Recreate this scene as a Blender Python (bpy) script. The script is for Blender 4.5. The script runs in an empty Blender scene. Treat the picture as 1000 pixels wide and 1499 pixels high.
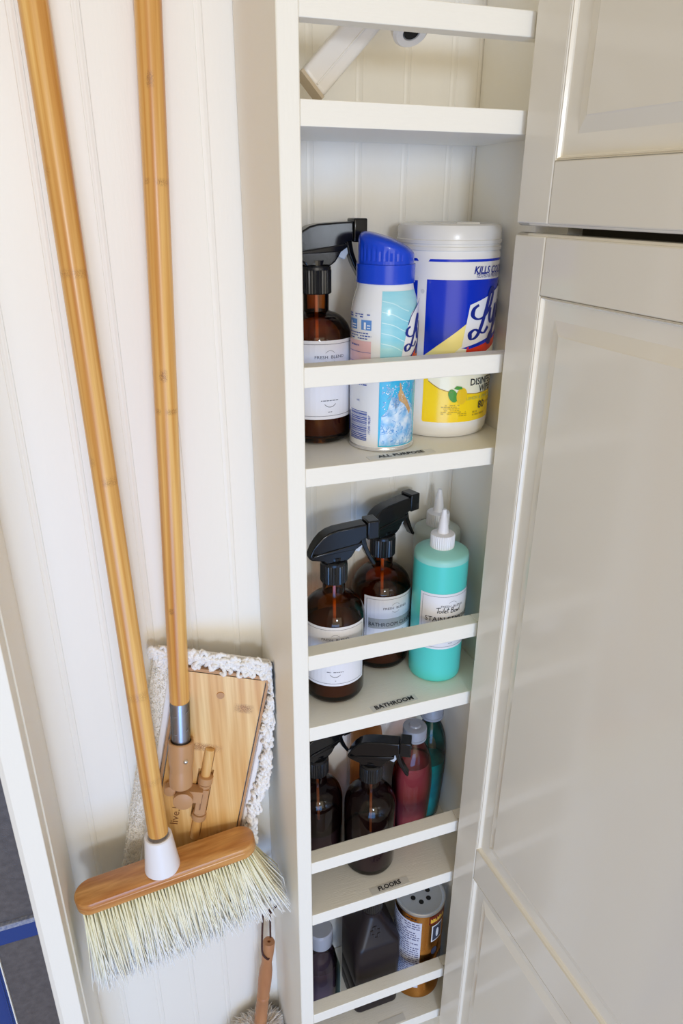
import bpy, bmesh, math, random
from mathutils import Vector, Matrix
random.seed(7)
PI = math.pi
C = bpy.context.scene.collection
S = 0.6            # metres per working unit (camera to the front plane of the shelves = 1 unit)
CZ = 1.65          # camera height

# ------------------------------------------------------------------ camera
F = 1044.67
pit, yaw, rol = math.radians(23.742), math.radians(19.870), math.radians(0.3896)
fw = Vector((math.sin(yaw)*math.cos(pit), math.cos(yaw)*math.cos(pit), -math.sin(pit)))
rt = Vector((math.cos(yaw), -math.sin(yaw), 0)); up = rt.cross(fw)
rt, up = rt*math.cos(rol)+up*math.sin(rol), up*math.cos(rol)-rt*math.sin(rol)
cam = bpy.data.cameras.new('camera'); cam.sensor_fit = 'VERTICAL'; cam.sensor_height = 36; cam.lens = F/1499*36
cam.clip_start = 0.01
co = bpy.data.objects.new('camera', cam); C.objects.link(co)
m3 = Matrix((rt, up, -fw)).transposed()
co.matrix_world = Matrix.Translation((0, 0, CZ)) @ m3.to_4x4()
bpy.context.scene.camera = co

# ------------------------------------------------------------------ light and exposure
def W(p): return Vector((S*p[0], S*p[1], CZ+S*p[2]))
world = bpy.data.worlds.new('world'); bpy.context.scene.world = world; world.use_nodes = True
wn = world.node_tree; bg = wn.nodes['Background']
tc = wn.nodes.new('ShaderNodeTexCoord'); sx = wn.nodes.new('ShaderNodeSeparateXYZ'); rp = wn.nodes.new('ShaderNodeValToRGB')
mp = wn.nodes.new('ShaderNodeMapRange'); mp.inputs[1].default_value = -1; mp.inputs[2].default_value = 1
wn.links.new(tc.outputs['Generated'], sx.inputs[0]); wn.links.new(sx.outputs[2], mp.inputs[0]); wn.links.new(mp.outputs[0], rp.inputs[0])
rp.color_ramp.elements[0].color = (.95, .88, .74, 1); rp.color_ramp.elements[0].position = .3
rp.color_ramp.elements[1].color = (1.0, .86, .63, 1); rp.color_ramp.elements[1].position = .8
wn.links.new(rp.outputs[0], bg.inputs[0]); bg.inputs[1].default_value = 0.54

def area(name, loc, target, sx_, sy_, power, col):
    l = bpy.data.lights.new(name, 'AREA'); l.shape = 'RECTANGLE'; l.size = sx_; l.size_y = sy_; l.energy = power; l.color = col
    o = bpy.data.objects.new(name, l); C.objects.link(o); o.location = W(loc)
    d = W(target)-W(loc); o.rotation_euler = d.to_track_quat('-Z', 'Y').to_euler(); return o
area('window_light', (-0.25, -3.8, 0.40), (0.25, 1.2, -0.75), 0.26, 0.32, 16.5, (0.84, 0.95, 1.10))
area('room_window_light', (-0.30, -1.7, -1.70), (0.05, 1.1, -1.45), 0.8, 0.9, 14.0, (0.15, 0.44, 1.0))
area('room_fill_light', (-0.2, -3.1, -0.3), (0.25, 1.2, -0.6), 1.5, 1.7, 17, (1.0, 0.85, 0.60))  # added warm fill standing in for lit room walls, lifts shadows inside the shelves
area('ceiling_light', (-0.4, -0.6, 1.35), (0.2, 1.1, -0.2), 0.8, 0.8, 0.8, (1.0, 0.84, 0.62))
vs = bpy.context.scene.view_settings
bpy.context.scene.display_settings.display_device = 'sRGB'
vs.view_transform = 'Standard'; vs.look = 'None'; vs.gamma = 1; vs.use_curve_mapping = False; vs.exposure = 0.0
cy = bpy.context.scene.cycles
cy.max_bounces = 14; cy.transmission_bounces = 12; cy.transparent_max_bounces = 16; cy.glossy_bounces = 6; cy.diffuse_bounces = 5
cy.sample_clamp_indirect = 4.0; cy.caustics_reflective = False; cy.caustics_refractive = False

# ------------------------------------------------------------------ materials
MATS = {}
def mat(name, col, rough=.5, spec=.5, metal=0, trans=0, ior=1.45, bump=None, bscale=200, noise=0, nscale=(20, 20, 20), col2=None, coat=0, sss=0, alpha=1, emit=None):
    if name in MATS: return MATS[name]
    m = bpy.data.materials.new(name); m.use_nodes = True; nt = m.node_tree; b = nt.nodes['Principled BSDF']
    b.inputs['Base Color'].default_value = (*col, 1); b.inputs['Roughness'].default_value = rough
    b.inputs['Specular IOR Level'].default_value = spec; b.inputs['Metallic'].default_value = metal
    b.inputs['Transmission Weight'].default_value = trans; b.inputs['IOR'].default_value = ior
    b.inputs['Coat Weight'].default_value = coat; b.inputs['Coat Roughness'].default_value = .08
    b.inputs['Alpha'].default_value = alpha
    if sss: b.inputs['Subsurface Weight'].default_value = sss; b.inputs['Subsurface Radius'].default_value = (.01, .01, .01)
    t = nt.nodes.new('ShaderNodeTexCoord'); mp = nt.nodes.new('ShaderNodeMapping'); nt.links.new(t.outputs['Object'], mp.inputs[0])
    if col2:
        mp.inputs['Scale'].default_value = nscale
        n = nt.nodes.new('ShaderNodeTexNoise'); n.inputs['Scale'].default_value = 1; n.inputs['Detail'].default_value = 5
        r = nt.nodes.new('ShaderNodeValToRGB'); r.color_ramp.elements[0].position = .3; r.color_ramp.elements[1].position = .7
        r.color_ramp.elements[0].color = (*col, 1); r.color_ramp.elements[1].color = (*col2, 1)
        nt.links.new(mp.outputs[0], n.inputs[0]); nt.links.new(n.outputs[0], r.inputs[0]); nt.links.new(r.outputs[0], b.inputs['Base Color'])
    if bump:
        n2 = nt.nodes.new('ShaderNodeTexNoise'); n2.inputs['Scale'].default_value = 1; n2.inputs['Detail'].default_value = 4
        mp2 = nt.nodes.new('ShaderNodeMapping'); nt.links.new(t.outputs['Object'], mp2.inputs[0])
        sc = bscale if isinstance(bscale, tuple) else (bscale,)*3
        mp2.inputs['Scale'].default_value = sc
        bp = nt.nodes.new('ShaderNodeBump'); bp.inputs['Strength'].default_value = bump; bp.inputs['Distance'].default_value = .001
        nt.links.new(mp2.outputs[0], n2.inputs[0]); nt.links.new(n2.outputs[0], bp.inputs['Height']); nt.links.new(bp.outputs[0], b.inputs['Normal'])
    MATS[name] = m; return m

def thin_glass(name, col, edge, rough=.03, ior=1.45):
    # thin-walled clear vessel: fresnel mirror over a tinted see-through wall, deeper tint at grazing angles
    m = bpy.data.materials.new(name); m.use_nodes = True; nt = m.node_tree; nt.nodes.clear(); L = nt.links
    out = nt.nodes.new('ShaderNodeOutputMaterial'); mx = nt.nodes.new('ShaderNodeMixShader'); fr = nt.nodes.new('ShaderNodeFresnel'); fr.inputs[0].default_value = ior
    tr_ = nt.nodes.new('ShaderNodeBsdfTransparent'); gl = nt.nodes.new('ShaderNodeBsdfGlossy'); gl.inputs['Roughness'].default_value = rough
    lw = nt.nodes.new('ShaderNodeLayerWeight'); lw.inputs[0].default_value = .35; cm = nt.nodes.new('ShaderNodeMixRGB')
    cm.inputs[1].default_value = (*col, 1); cm.inputs[2].default_value = (*edge, 1); L.new(lw.outputs['Facing'], cm.inputs[0]); L.new(cm.outputs[0], tr_.inputs[0])
    L.new(fr.outputs[0], mx.inputs[0]); L.new(tr_.outputs[0], mx.inputs[1]); L.new(gl.outputs[0], mx.inputs[2]); L.new(mx.outputs[0], out.inputs[0])
    return m

def bamboo(name, axis_scale, c1, c2, c3, rough=.35, mark=True):
    """long streaks along the piece; dark node marks come from the vertex attribute 'mark'"""
    m = bpy.data.materials.new(name); m.use_nodes = True; nt = m.node_tree; b = nt.nodes['Principled BSDF']; L = nt.links
    t = nt.nodes.new('ShaderNodeTexCoord')
    def noise(sc, det=4):
        mp = nt.nodes.new('ShaderNodeMapping'); mp.inputs['Scale'].default_value = sc; L.new(t.outputs['Object'], mp.inputs[0])
        n = nt.nodes.new('ShaderNodeTexNoise'); n.inputs['Scale'].default_value = 1; n.inputs['Detail'].default_value = det; L.new(mp.outputs[0], n.inputs[0]); return n
    n1 = noise(axis_scale[0]); n2 = noise(axis_scale[1], 2)
    r = nt.nodes.new('ShaderNodeValToRGB'); r.color_ramp.elements[0].position = .32; r.color_ramp.elements[1].position = .68
    r.color_ramp.elements[0].color = (*c1, 1); r.color_ramp.elements[1].color = (*c2, 1); L.new(n1.outputs[0], r.inputs[0])
    r2 = nt.nodes.new('ShaderNodeValToRGB'); r2.color_ramp.elements[0].position = .40; r2.color_ramp.elements[1].position = .62
    r2.color_ramp.elements[0].color = (*c3, 1); r2.color_ramp.elements[1].color = (1, 1, 1, 1); L.new(n2.outputs[0], r2.inputs[0])
    mx = nt.nodes.new('ShaderNodeMixRGB'); mx.blend_type = 'MULTIPLY'; mx.inputs[0].default_value = .75; L.new(r.outputs[0], mx.inputs[1]); L.new(r2.outputs[0], mx.inputs[2])
    out = mx.outputs[0]
    if mark:
        at = nt.nodes.new('ShaderNodeAttribute'); at.attribute_name = 'mark'
        n3 = noise((1500, 1500, 800), 2); r3 = nt.nodes.new('ShaderNodeValToRGB'); r3.color_ramp.elements[0].position = .36; r3.color_ramp.elements[1].position = .62
        L.new(n3.outputs[0], r3.inputs[0])
        mu = nt.nodes.new('ShaderNodeMath'); mu.operation = 'MULTIPLY'; L.new(at.outputs['Fac'], mu.inputs[0]); L.new(r3.outputs[0], mu.inputs[1])
        m2 = nt.nodes.new('ShaderNodeMixRGB'); m2.inputs[2].default_value = (.34, .15, .04, 1); L.new(mu.outputs[0], m2.inputs[0]); L.new(out, m2.inputs[1]); out = m2.outputs[0]
    L.new(out, b.inputs['Base Color']); b.inputs['Roughness'].default_value = rough
    b.inputs['Coat Weight'].default_value = .35; b.inputs['Coat Roughness'].default_value = .25
    return m

PAINT = mat('white_paint', (.90, .872, .795), .42, bump=.25, bscale=(60, 900, 900))
PAINTV = mat('white_paint_vertical', (.90, .872, .795), .45, bump=.2, bscale=(500, 500, 60))
BEAD = mat('beadboard_paint', (.90, .872, .81), .40, bump=.15, bscale=(400, 400, 60))
DOORM = mat('satin_door_paint', (.82, .775, .68), .12, bump=.02, bscale=700)
DARKIN = mat('cabinet_interior', (.10, .085, .06), .7)
FLOORM = mat('oak_floor', (.32, .22, .14), .4, col2=(.42, .30, .2), nscale=(8, 60, 8))
GREYPANE = mat('grey_pane', (.085, .078, .08), .35, bump=.3, bscale=600, col2=(.12, .11, .112), nscale=(150, 150, 150))
BLUE = mat('blue_paint', (.018, .05, .22), .3)
DUSTHL = mat('dusty_highlight_edge', (.36, .38, .45), .6, col2=(.14, .17, .30), nscale=(300, 300, 300))  # dust plus the bright highlight along the muntin top, painted into the colour
POLE = bamboo('bamboo_pole', ((220, 220, 3.5), (90, 90, 2.2)), (.68, .34, .070), (.88, .57, .20), (.70, .48, .22))
PLATE = bamboo('bamboo_plate', ((240, 60, 5), (55, 20, 3)), (.74, .45, .16), (.90, .64, .30), (.84, .66, .42))
HEADW = bamboo('bamboo_head', ((6, 200, 260), (4, 60, 60)), (.50, .22, .055), (.72, .38, .12), (.70, .48, .28), mark=False)
TANP = mat('tan_plastic', (.52, .29, .135), .42)
WHITEP = mat('white_plastic', (.84, .83, .86), .38, sss=.1)
STEEL = mat('brushed_steel', (.74, .74, .76), .38, metal=1)
CLEARP = thin_glass('clear_sleeve', (.92, .92, .94), (.6, .6, .65), .08)
SCREW = mat('screw_steel', (.7, .7, .7), .2, metal=1)
TERRY = mat('terry_cloth', (.93, .90, .85), .95, bump=.6, bscale=900)
PADW = mat('pad_binding', (.88, .87, .88), .9, bump=.5, bscale=900)
YARN = mat('white_yarn', (.93, .92, .91), .9, bump=.6, bscale=1200)
BLACKP = mat('black_plastic', (.006, .006, .007), .15, spec=.5, bump=.03, bscale=900)
BLACKR = mat('black_ribbed_plastic', (.012, .012, .013), .25)
FROST = mat('translucent_piston', (.55, .60, .68), .4)
PAPER = mat('label_paper', (.80, .79, .83), .6)
INK = mat('grey_ink', (.12, .12, .15), .6)
INKD = mat('black_ink', (.02, .02, .025), .6)
INKL = mat('light_grey_ink', (.35, .35, .40), .6)
TAPE = mat('clear_tape', (.72, .71, .67), .3)
BAND = mat('grey_band', (.42, .42, .40), .35)
AMBER = thin_glass('amber_glass', (.72, .38, .13), (.34, .10, .025))
AMBERD = thin_glass('dark_amber_glass', (.46, .32, .32), (.16, .08, .08))
LIQ = mat('amber_liquid', (.085, .040, .018), .15)
LIQD = mat('dark_liquid', (.17, .14, .165), .12)
TUBE = mat('dip_tube', (.85, .42, .12), .4)
TURQ = mat('turquoise_bottle', (.10, .66, .60), .35, sss=.3)
TURQP = mat('turquoise_bottle_shoulder', (.33, .70, .64), .38, sss=.3)
FROSTB = mat('frosted_bottle', (.62, .68, .62), .35, alpha=.8)
CANW = mat('white_can_lacquer', (.80, .81, .83), .18, coat=.4)
CANM = mat('can_metal_rim', (.75, .76, .80), .2, metal=.6)
CAPB = mat('blue_cap_plastic', (.004, .055, .60), .2)
BLU = mat('blue_print', (.001, .028, .50), .16)
NAVY = mat('navy_print', (.005, .02, .25), .3)
YEL = mat('yellow_print', (.98, .68, .012), .2)
YEL2 = mat('pale_yellow_print', (.95, .83, .30), .2)
CREAM = mat('cream_print', (.92, .88, .68), .2)
RED = mat('red_print', (.75, .04, .01), .2)
WPR = mat('white_print', (.85, .85, .88), .2)
PINKP = mat('pink_print', (.78, .50, .54), .3)
LBLUE = mat('light_blue_print', (.22, .62, .76), .18, col2=(.42, .74, .82), nscale=(9, 9, 60))
CYAN = mat('cyan_print', (.02, .42, .72), .18, col2=(.05, .50, .75), nscale=(90, 90, 60))
SPLASH = mat('splash_print', (.45, .70, .88), .2, col2=(.02, .22, .62), nscale=(150, 150, 170))
SPLASHW = mat('splash_white_print', (.75, .85, .94), .2, col2=(.10, .42, .78), nscale=(120, 120, 120))
TANPR = mat('tan_print', (.50, .26, .10), .4, col2=(.65, .42, .2), nscale=(200, 200, 200))
GRN = mat('green_print', (.06, .30, .03), .3)
LEMON = mat('lemon_print', (.85, .55, .02), .3)
LTGRN = mat('pale_green_print', (.45, .50, .12), .3)
WIPESB = mat('white_canister', (.84, .83, .82), .25, sss=.15)
WIPESL = mat('translucent_lid', (.74, .72, .68), .22, sss=.3)
CAPCL = mat('clear_grey_cap', (.66, .71, .84), .15, trans=.55, ior=1.3)
CLR = thin_glass('clear_pet', (.90, .93, .92), (.42, .47, .45))
CLRP = thin_glass('clear_pinkish_pet', (.92, .80, .82), (.45, .25, .27))
PINKL = mat('rose_liquid', (.36, .075, .085), .12)
TEALL = mat('teal_liquid', (.004, .26, .27), .2, col2=(.02, .42, .42), nscale=(60, 60, 60))
ORG = mat('orange_liquid_bottle', (.70, .28, .09), .15, trans=.3, ior=1.2)
PURP = thin_glass('violet_clear_pet', (.74, .70, .78), (.38, .33, .42), .08)
PURPL = mat('violet_liquid', (.16, .12, .17), .2)
PEROX = mat('brown_opaque_plastic', (.017, .012, .014), .36, spec=.35, bump=.05, bscale=500)
COPPER = mat('copper_foil_print', (.50, .22, .05), .22, metal=1)
MAROON = mat('maroon_print', (.16, .015, .01), .3)
GOLD = mat('gold_print', (.80, .48, .06), .3)
LIDM = mat('pressed_tin', (.62, .62, .62), .35, metal=.8, bump=.2, bscale=400)
HOLE = mat('hole_black', (.006, .006, .006), .8)
LAVL = mat('lavender_paper', (.60, .62, .74), .5)
NOZM = mat('grey_white_plastic', (.78, .75, .72), .35)
WOODH = mat('turned_wood', (.40, .17, .075), .45, col2=(.50, .24, .11), nscale=(60, 60, 12))
CORD = mat('brown_leather_cord', (.055, .018, .014), .6)
BRIS = None
def attr_mat(name, stops, rough):
    m = bpy.data.materials.new(name); m.use_nodes = True; nt = m.node_tree; b = nt.nodes['Principled BSDF']
    at = nt.nodes.new('ShaderNodeAttribute'); at.attribute_name = 'mark'; r = nt.nodes.new('ShaderNodeValToRGB')
    r.color_ramp.elements[0].position = stops[0][0]; r.color_ramp.elements[0].color = (*stops[0][1], 1)
    r.color_ramp.elements[1].position = stops[-1][0]; r.color_ramp.elements[1].color = (*stops[-1][1], 1)
    for p, c in stops[1:-1]:
        e = r.color_ramp.elements.new(p); e.color = (*c, 1)
    nt.links.new(at.outputs['Fac'], r.inputs[0]); nt.links.new(r.outputs[0], b.inputs['Base Color']); b.inputs['Roughness'].default_value = rough
    return m
BRISM = attr_mat('cream_bristle', [(0, (.95, .87, .55)), (.55, (.97, .93, .74)), (.8, (.97, .96, .90)), (1, (.96, .96, .96))], .45)
FURM = attr_mat('wool_fur', [(0, (.45, .27, .13)), (.55, (.74, .58, .40)), (1, (.96, .93, .90))], .8)

# ------------------------------------------------------------------ mesh builder (working units, local to the thing)
class MB:
    def __init__(s): s.v = []; s.f = []; s.mark = None
    def add(s, vs, fs):
        o = len(s.v); s.v += [tuple(p) for p in vs]; s.f += [tuple(i+o for i in f) for f in fs]
    def box(s, x0, x1, y0, y1, z0, z1):
        s.add([(x0,y0,z0),(x1,y0,z0),(x1,y1,z0),(x0,y1,z0),(x0,y0,z1),(x1,y0,z1),(x1,y1,z1),(x0,y1,z1)],
              [(0,3,2,1),(4,5,6,7),(0,1,5,4),(1,2,6,5),(2,3,7,6),(3,0,4,7)]); return s
    def lathe(s, prof, n=40, cx=0, cy=0, sx=1, sy=1, ribs=0, rd=0):
        vs = []; fs = []; k = len(prof)
        for j in range(n):
            a = 2*PI*j/n
            for (r, z) in prof:
                rr = r
                if ribs and r > 1e-6: rr = r - (rd if (j % 2) else 0)
                vs.append((cx+rr*sx*math.cos(a), cy+rr*sy*math.sin(a), z))
        for j in range(n):
            j2 = (j+1) % n
            for i in range(k-1): fs.append((j*k+i, j2*k+i, j2*k+i+1, j*k+i+1))
        s.add(vs, fs)
        if prof[0][0] > 1e-6: s.f.append(tuple(len(s.v)-n*k+j*k for j in reversed(range(n))))
        if prof[-1][0] > 1e-6: s.f.append(tuple(len(s.v)-n*k+j*k+k-1 for j in range(n)))
        return s
    def tube(s, pts, r, n=8, caps=True):
        pts = [Vector(p) for p in pts]; vs = []; fs = []; k = len(pts); prev = None
        for i, p in enumerate(pts):
            d = (pts[min(i+1, k-1)]-pts[max(i-1, 0)]).normalized()
            if prev is None:
                a = d.orthogonal().normalized()
            else:
                a = (prev-d*prev.dot(d)); a = a.normalized() if a.length > 1e-6 else d.orthogonal().normalized()
            prev = a; b = d.cross(a); rr = r[i] if isinstance(r, (list, tuple)) else r
            for j in range(n):
                t = 2*PI*j/n; vs.append(p+a*rr*math.cos(t)+b*rr*math.sin(t))
        for i in range(k-1):
            for j in range(n):
                j2 = (j+1) % n; fs.append((i*n+j, i*n+j2, (i+1)*n+j2, (i+1)*n+j))
        if caps: fs.append(tuple(reversed(range(n)))); fs.append(tuple((k-1)*n+j for j in range(n)))
        s.add(vs, fs); return s
    def prism(s, pts, y0, y1, f=None):
        """polygon in (x,z) extruded along y; f maps (x,y,z)"""
        n = len(pts); vs = [(x, y0, z) for x, z in pts]+[(x, y1, z) for x, z in pts]
        if f: vs = [f(*p) for p in vs]
        fs = [tuple(range(n)), tuple(reversed(range(n, 2*n)))]+[(i, i+n, (i+1) % n+n, (i+1) % n) for i in range(n)]
        s.add(vs, fs); return s
    def xf(s, M):
        s.v = [tuple(M @ Vector(p)) for p in s.v]; return s
    def build(s, name, m, parent=None, loc=None, angle=40, bevel=0, seg=2, kind=None, smooth=True, label=None):
        me = bpy.data.meshes.new(name)
        k = S
        if parent is None and loc is None: vs = [W(p) for p in s.v]
        else: vs = [(k*p[0], k*p[1], k*p[2]) for p in s.v]
        me.from_pydata(vs, [], s.f); me.materials.append(m)
        bm = bmesh.new(); bm.from_mesh(me); bmesh.ops.recalc_face_normals(bm, faces=bm.faces); bm.to_mesh(me); bm.free()
        if smooth:
            me.shade_smooth(); me.set_sharp_from_angle(angle=math.radians(angle))
        if s.mark is not None:
            at = me.attributes.new('mark', 'FLOAT', 'POINT'); at.data.foreach_set('value', s.mark)
        o = bpy.data.objects.new(name, me); C.objects.link(o)
        if parent: o.parent = parent
        if loc is not None: o.location = W(loc) if parent is None else tuple(S*c for c in loc)
        if bevel:
            b = o.modifiers.new('bevel', 'BEVEL'); b.width = bevel*S; b.segments = seg; b.limit_method = 'ANGLE'; b.angle_limit = math.radians(35)
        if kind: o['kind'] = kind
        if label: o['label'] = label
        return o
def empty(name, loc, label, cat, group=None, rz=0):
    o = bpy.data.objects.new(name, None); C.objects.link(o); o.empty_display_size = .02; o.location = W(loc); o.rotation_euler.z = rz
    o['label'] = label; o['category'] = cat
    if group: o['group'] = group
    return o
def struct(o): o['kind'] = 'structure'; return o
def sempty(name, loc=(0,0,0)):
    o = bpy.data.objects.new(name, None); C.objects.link(o); o.location = W(loc); o['kind'] = 'structure'; return o

# ------------------------------------------------------------------ decals wrapped on cylinders (flat print)
def wrap(u, v, r, a0): a = a0+u/r; return (r*math.sin(a), -r*math.cos(a), v)
def bm_cut(bm, r, step=.14):
    us = [v.co.x for v in bm.verts]
    if not us: return
    lo, hi = min(us), max(us); k = math.ceil(lo/(r*step))
    while k*r*step < hi:
        bmesh.ops.bisect_plane(bm, geom=bm.verts[:]+bm.edges[:]+bm.faces[:], plane_co=(k*r*step, 0, 0), plane_no=(1, 0, 0)); k += 1
def bm_out(mb, bm, fn):
    bm.verts.ensure_lookup_table(); bm.verts.index_update()
    mb.add([fn(v.co.x, v.co.y) for v in bm.verts], [tuple(v.index for v in f.verts) for f in bm.faces]); bm.free()
def poly(mb, pts, r, a0, eps=.0004, rf=None):
    bm = bmesh.new(); f = bm.faces.new([bm.verts.new((u, v, 0)) for u, v in pts])
    bmesh.ops.triangulate(bm, faces=[f]); bm_cut(bm, r)
    if rf:
        for vv in [.2+.004*i for i in range(20)]: bmesh.ops.bisect_plane(bm, geom=bm.verts[:]+bm.edges[:]+bm.faces[:], plane_co=(0, vv, 0), plane_no=(0, 1, 0))
    bm_out(mb, bm, lambda u, v: wrapr(u, v, r, a0, eps, rf)); return mb
def wrapr(u, v, r, a0, eps, rf=None):
    a = a0+u/r; rr = (rf(v) if rf else r)+eps; return (rr*math.sin(a), -rr*math.cos(a), v)
def rrect(u0, u1, v0, v1, c=0, n=4):
    if c <= 0: return [(u0,v0),(u1,v0),(u1,v1),(u0,v1)]
    out = []
    for cx, cy, a in ((u1-c, v0+c, -PI/2), (u1-c, v1-c, 0), (u0+c, v1-c, PI/2), (u0+c, v0+c, PI)):
        for i in range(n+1): out.append((cx+c*math.cos(a+PI/2*i/n), cy+c*math.sin(a+PI/2*i/n)))
    return out
def stroke(mb, pts, w, fn, smooth=True, taper=False):
    P = [Vector((x, y)) for x, y in pts]
    if smooth and len(P) > 2:
        Q = []
        for i in range(len(P)-1):
            p0 = P[max(i-1, 0)]; p1 = P[i]; p2 = P[i+1]; p3 = P[min(i+2, len(P)-1)]
            for k in range(5):
                t = k/5; Q.append(.5*((2*p1)+(p2-p0)*t+(2*p0-5*p1+4*p2-p3)*t*t+(3*p1-p0-3*p2+p3)*t**3))
        Q.append(P[-1]); P = Q
    vs = []; n = len(P)
    for i, p in enumerate(P):
        d = (P[min(i+1, n-1)]-P[max(i-1, 0)]); d = d.normalized() if d.length > 0 else Vector((1, 0)); nn = Vector((-d.y, d.x))
        ww = w[0]+(w[1]-w[0])*abs(d.y)**1.5 if isinstance(w, tuple) else w
        a = p+nn*ww/2; b = p-nn*ww/2; vs += [fn(a.x, a.y), fn(b.x, b.y)]
    mb.add(vs, [(2*i, 2*i+1, 2*i+3, 2*i+2) for i in range(n-1)]); return mb
_tc = {}
def text_bm(txt, size, align='CENTER', shear=0, sx=1.0, bold=0, rot=0):
    cu = bpy.data.curves.new('t', 'FONT'); cu.body = txt; cu.size = size; cu.align_x = align; cu.shear = shear; cu.resolution_u = 2; cu.offset = bold
    ob = bpy.data.objects.new('t', cu); C.objects.link(ob); bpy.context.view_layer.update()
    dg = bpy.context.evaluated_depsgraph_get(); me = bpy.data.meshes.new_from_object(ob.evaluated_get(dg))
    bm = bmesh.new(); bm.from_mesh(me); bpy.data.objects.remove(ob); bpy.data.curves.remove(cu); bpy.data.meshes.remove(me)
    for v in bm.verts: v.co.x *= sx
    if rot: bmesh.ops.rotate(bm, verts=bm.verts, matrix=Matrix.Rotation(rot, 3, 'Z'))
    return bm
def text(mb, txt, size, u, v, r, a0, eps=.0008, **k):
    bm = text_bm(txt, size, **k); bmesh.ops.translate(bm, verts=bm.verts, vec=(u, v, 0)); bm_cut(bm, r)
    bm_out(mb, bm, lambda uu, vv: wrapr(uu, vv, r, a0, eps)); return mb
def textflat(mb, txt, size, fn, **k):
    bm = text_bm(txt, size, **k); bm_out(mb, bm, fn); return mb
def fineprint(mb, u0, u1, v0, v1, lines, h, r, a0, eps=.0008, fill=.85):
    for i in range(lines):
        v = v1-(v1-v0)*(i+.5)/lines; u = u0; end = u1-(u1-u0)*random.random()*.35*(random.random() < .35)
        while u < end:
            w = random.uniform(.6, 2.6)*h
            if random.random() < fill: poly(mb, [(u, v-h*.3), (min(u+w, end), v-h*.3), (min(u+w, end), v+h*.3), (u, v+h*.3)], r, a0, eps)
            u += w+h*.5

# ================================================================== THE SETTING
YB = 1.242
FZ = -CZ/S
struct(MB().box(-3.2, 3.2, -4.5, 1.6, FZ-.05, FZ).build('floor', FLOORM))
wb = sempty('wall_back', (0.25, YB, FZ))
MB().box(-.47, .50, .012, .05, 0, 3.35).build('wall_panel', BEAD, wb)
pitch = .0845; x = .0575-pitch*3; e0 = -.176; e1 = .70
bounds = [e0]
k = .0575-pitch*2
while k < e1-.01: bounds.append(k); k += pitch
bounds.append(e1)
g = .0040
for i in range(len(bounds)-1):
    a, b = bounds[i]-.25, bounds[i+1]-.25
    # front profile of one board: flat, V groove, round bead at the joint
    pr = [(a+.0001, .012), (a+.0001, .0008), (a+.0014, 0)]
    pr += [(b-.0122, 0), (b-.0110, .0008), (b-.0100, .0008)]
    pr += [(b-.0100+.0082*t/6, 0.0008-.0009*math.sin(PI*t/6)) for t in range(1, 7)]
    pr += [(b-.0001, .0008), (b-.0001, .012)]
    mb = MB(); n = len(pr)
    mb.add([(p[0], p[1], z) for z in (0, 3.35) for p in pr], [(j, (j+1) % n, (j+1) % n+n, j+n) for j in range(n)]+[tuple(range(n)), tuple(range(n, 2*n))])
    mb.build('board', BEAD, wb, angle=25)
# left closet side, its face post and the small stop on it
struct(MB().box(-.215, -.1715, 1.03, 1.29, FZ, .55).build('wall_left', PAINTV))
tr = MB()
pts = [(-.1715, 1.0), (-.1715, 1.032), (-.215, 1.032), (-.215, 1.006), (-.206, 1.0)]
n = len(pts); tr.add([(p[0], p[1], z) for z in (FZ, .55) for p in pts], [(j, (j+1) % n, (j+1) % n+n, j+n) for j in range(n)]+[tuple(range(n)), tuple(range(n, 2*n))])
struct(tr.build('trim_1', PAINTV, angle=25, bevel=.0016))
struct(MB().box(-.1720, -.1685, 1.045, 1.125, FZ, .55).build('trim_2', PAINTV, bevel=.0008))
# blue glazed door left of the closet
dr = sempty('door_1', (-.25, 1.05, FZ))
z0 = -FZ
def dbox(a, b, c, d, e, f): return MB().box(a+.25, b+.25, c-1.05, d-1.05, e+z0, f+z0)
dbox(-.62, -.216, 1.05, 1.058, -2.70, .5).build('backing', BLUE, dr)
dbox(-.2940, -.2165, 1.042, 1.052, -1.212, .45).build('pane', GREYPANE, dr)
dbox(-.2940, -.2165, 1.042, 1.052, -2.40, -1.262).build('pane', GREYPANE, dr)
dbox(-.62, -.2165, 1.036, 1.05, -1.262, -1.222).build('muntin', BLUE, dr, bevel=.002)
dbox(-.62, -.2165, 1.033, 1.05, -1.2225, -1.2110).build('muntin_lip', DUSTHL, dr, bevel=.002)
dbox(-.36, -.2955, 1.034, 1.05, -2.5, -1.262).build('stile', BLUE, dr, bevel=.003)
dbox(-.302, -.2985, 1.030, 1.036, -2.5, -1.262).build('bead', BLUE, dr, bevel=.001)
dbox(-.2955, -.2935, 1.036, 1.052, -2.5, -1.262).build('caulk', PAINT, dr)
dbox(-.62, -.36, 1.042, 1.05, -2.5, .4).build('panel', BLUE, dr)

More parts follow.
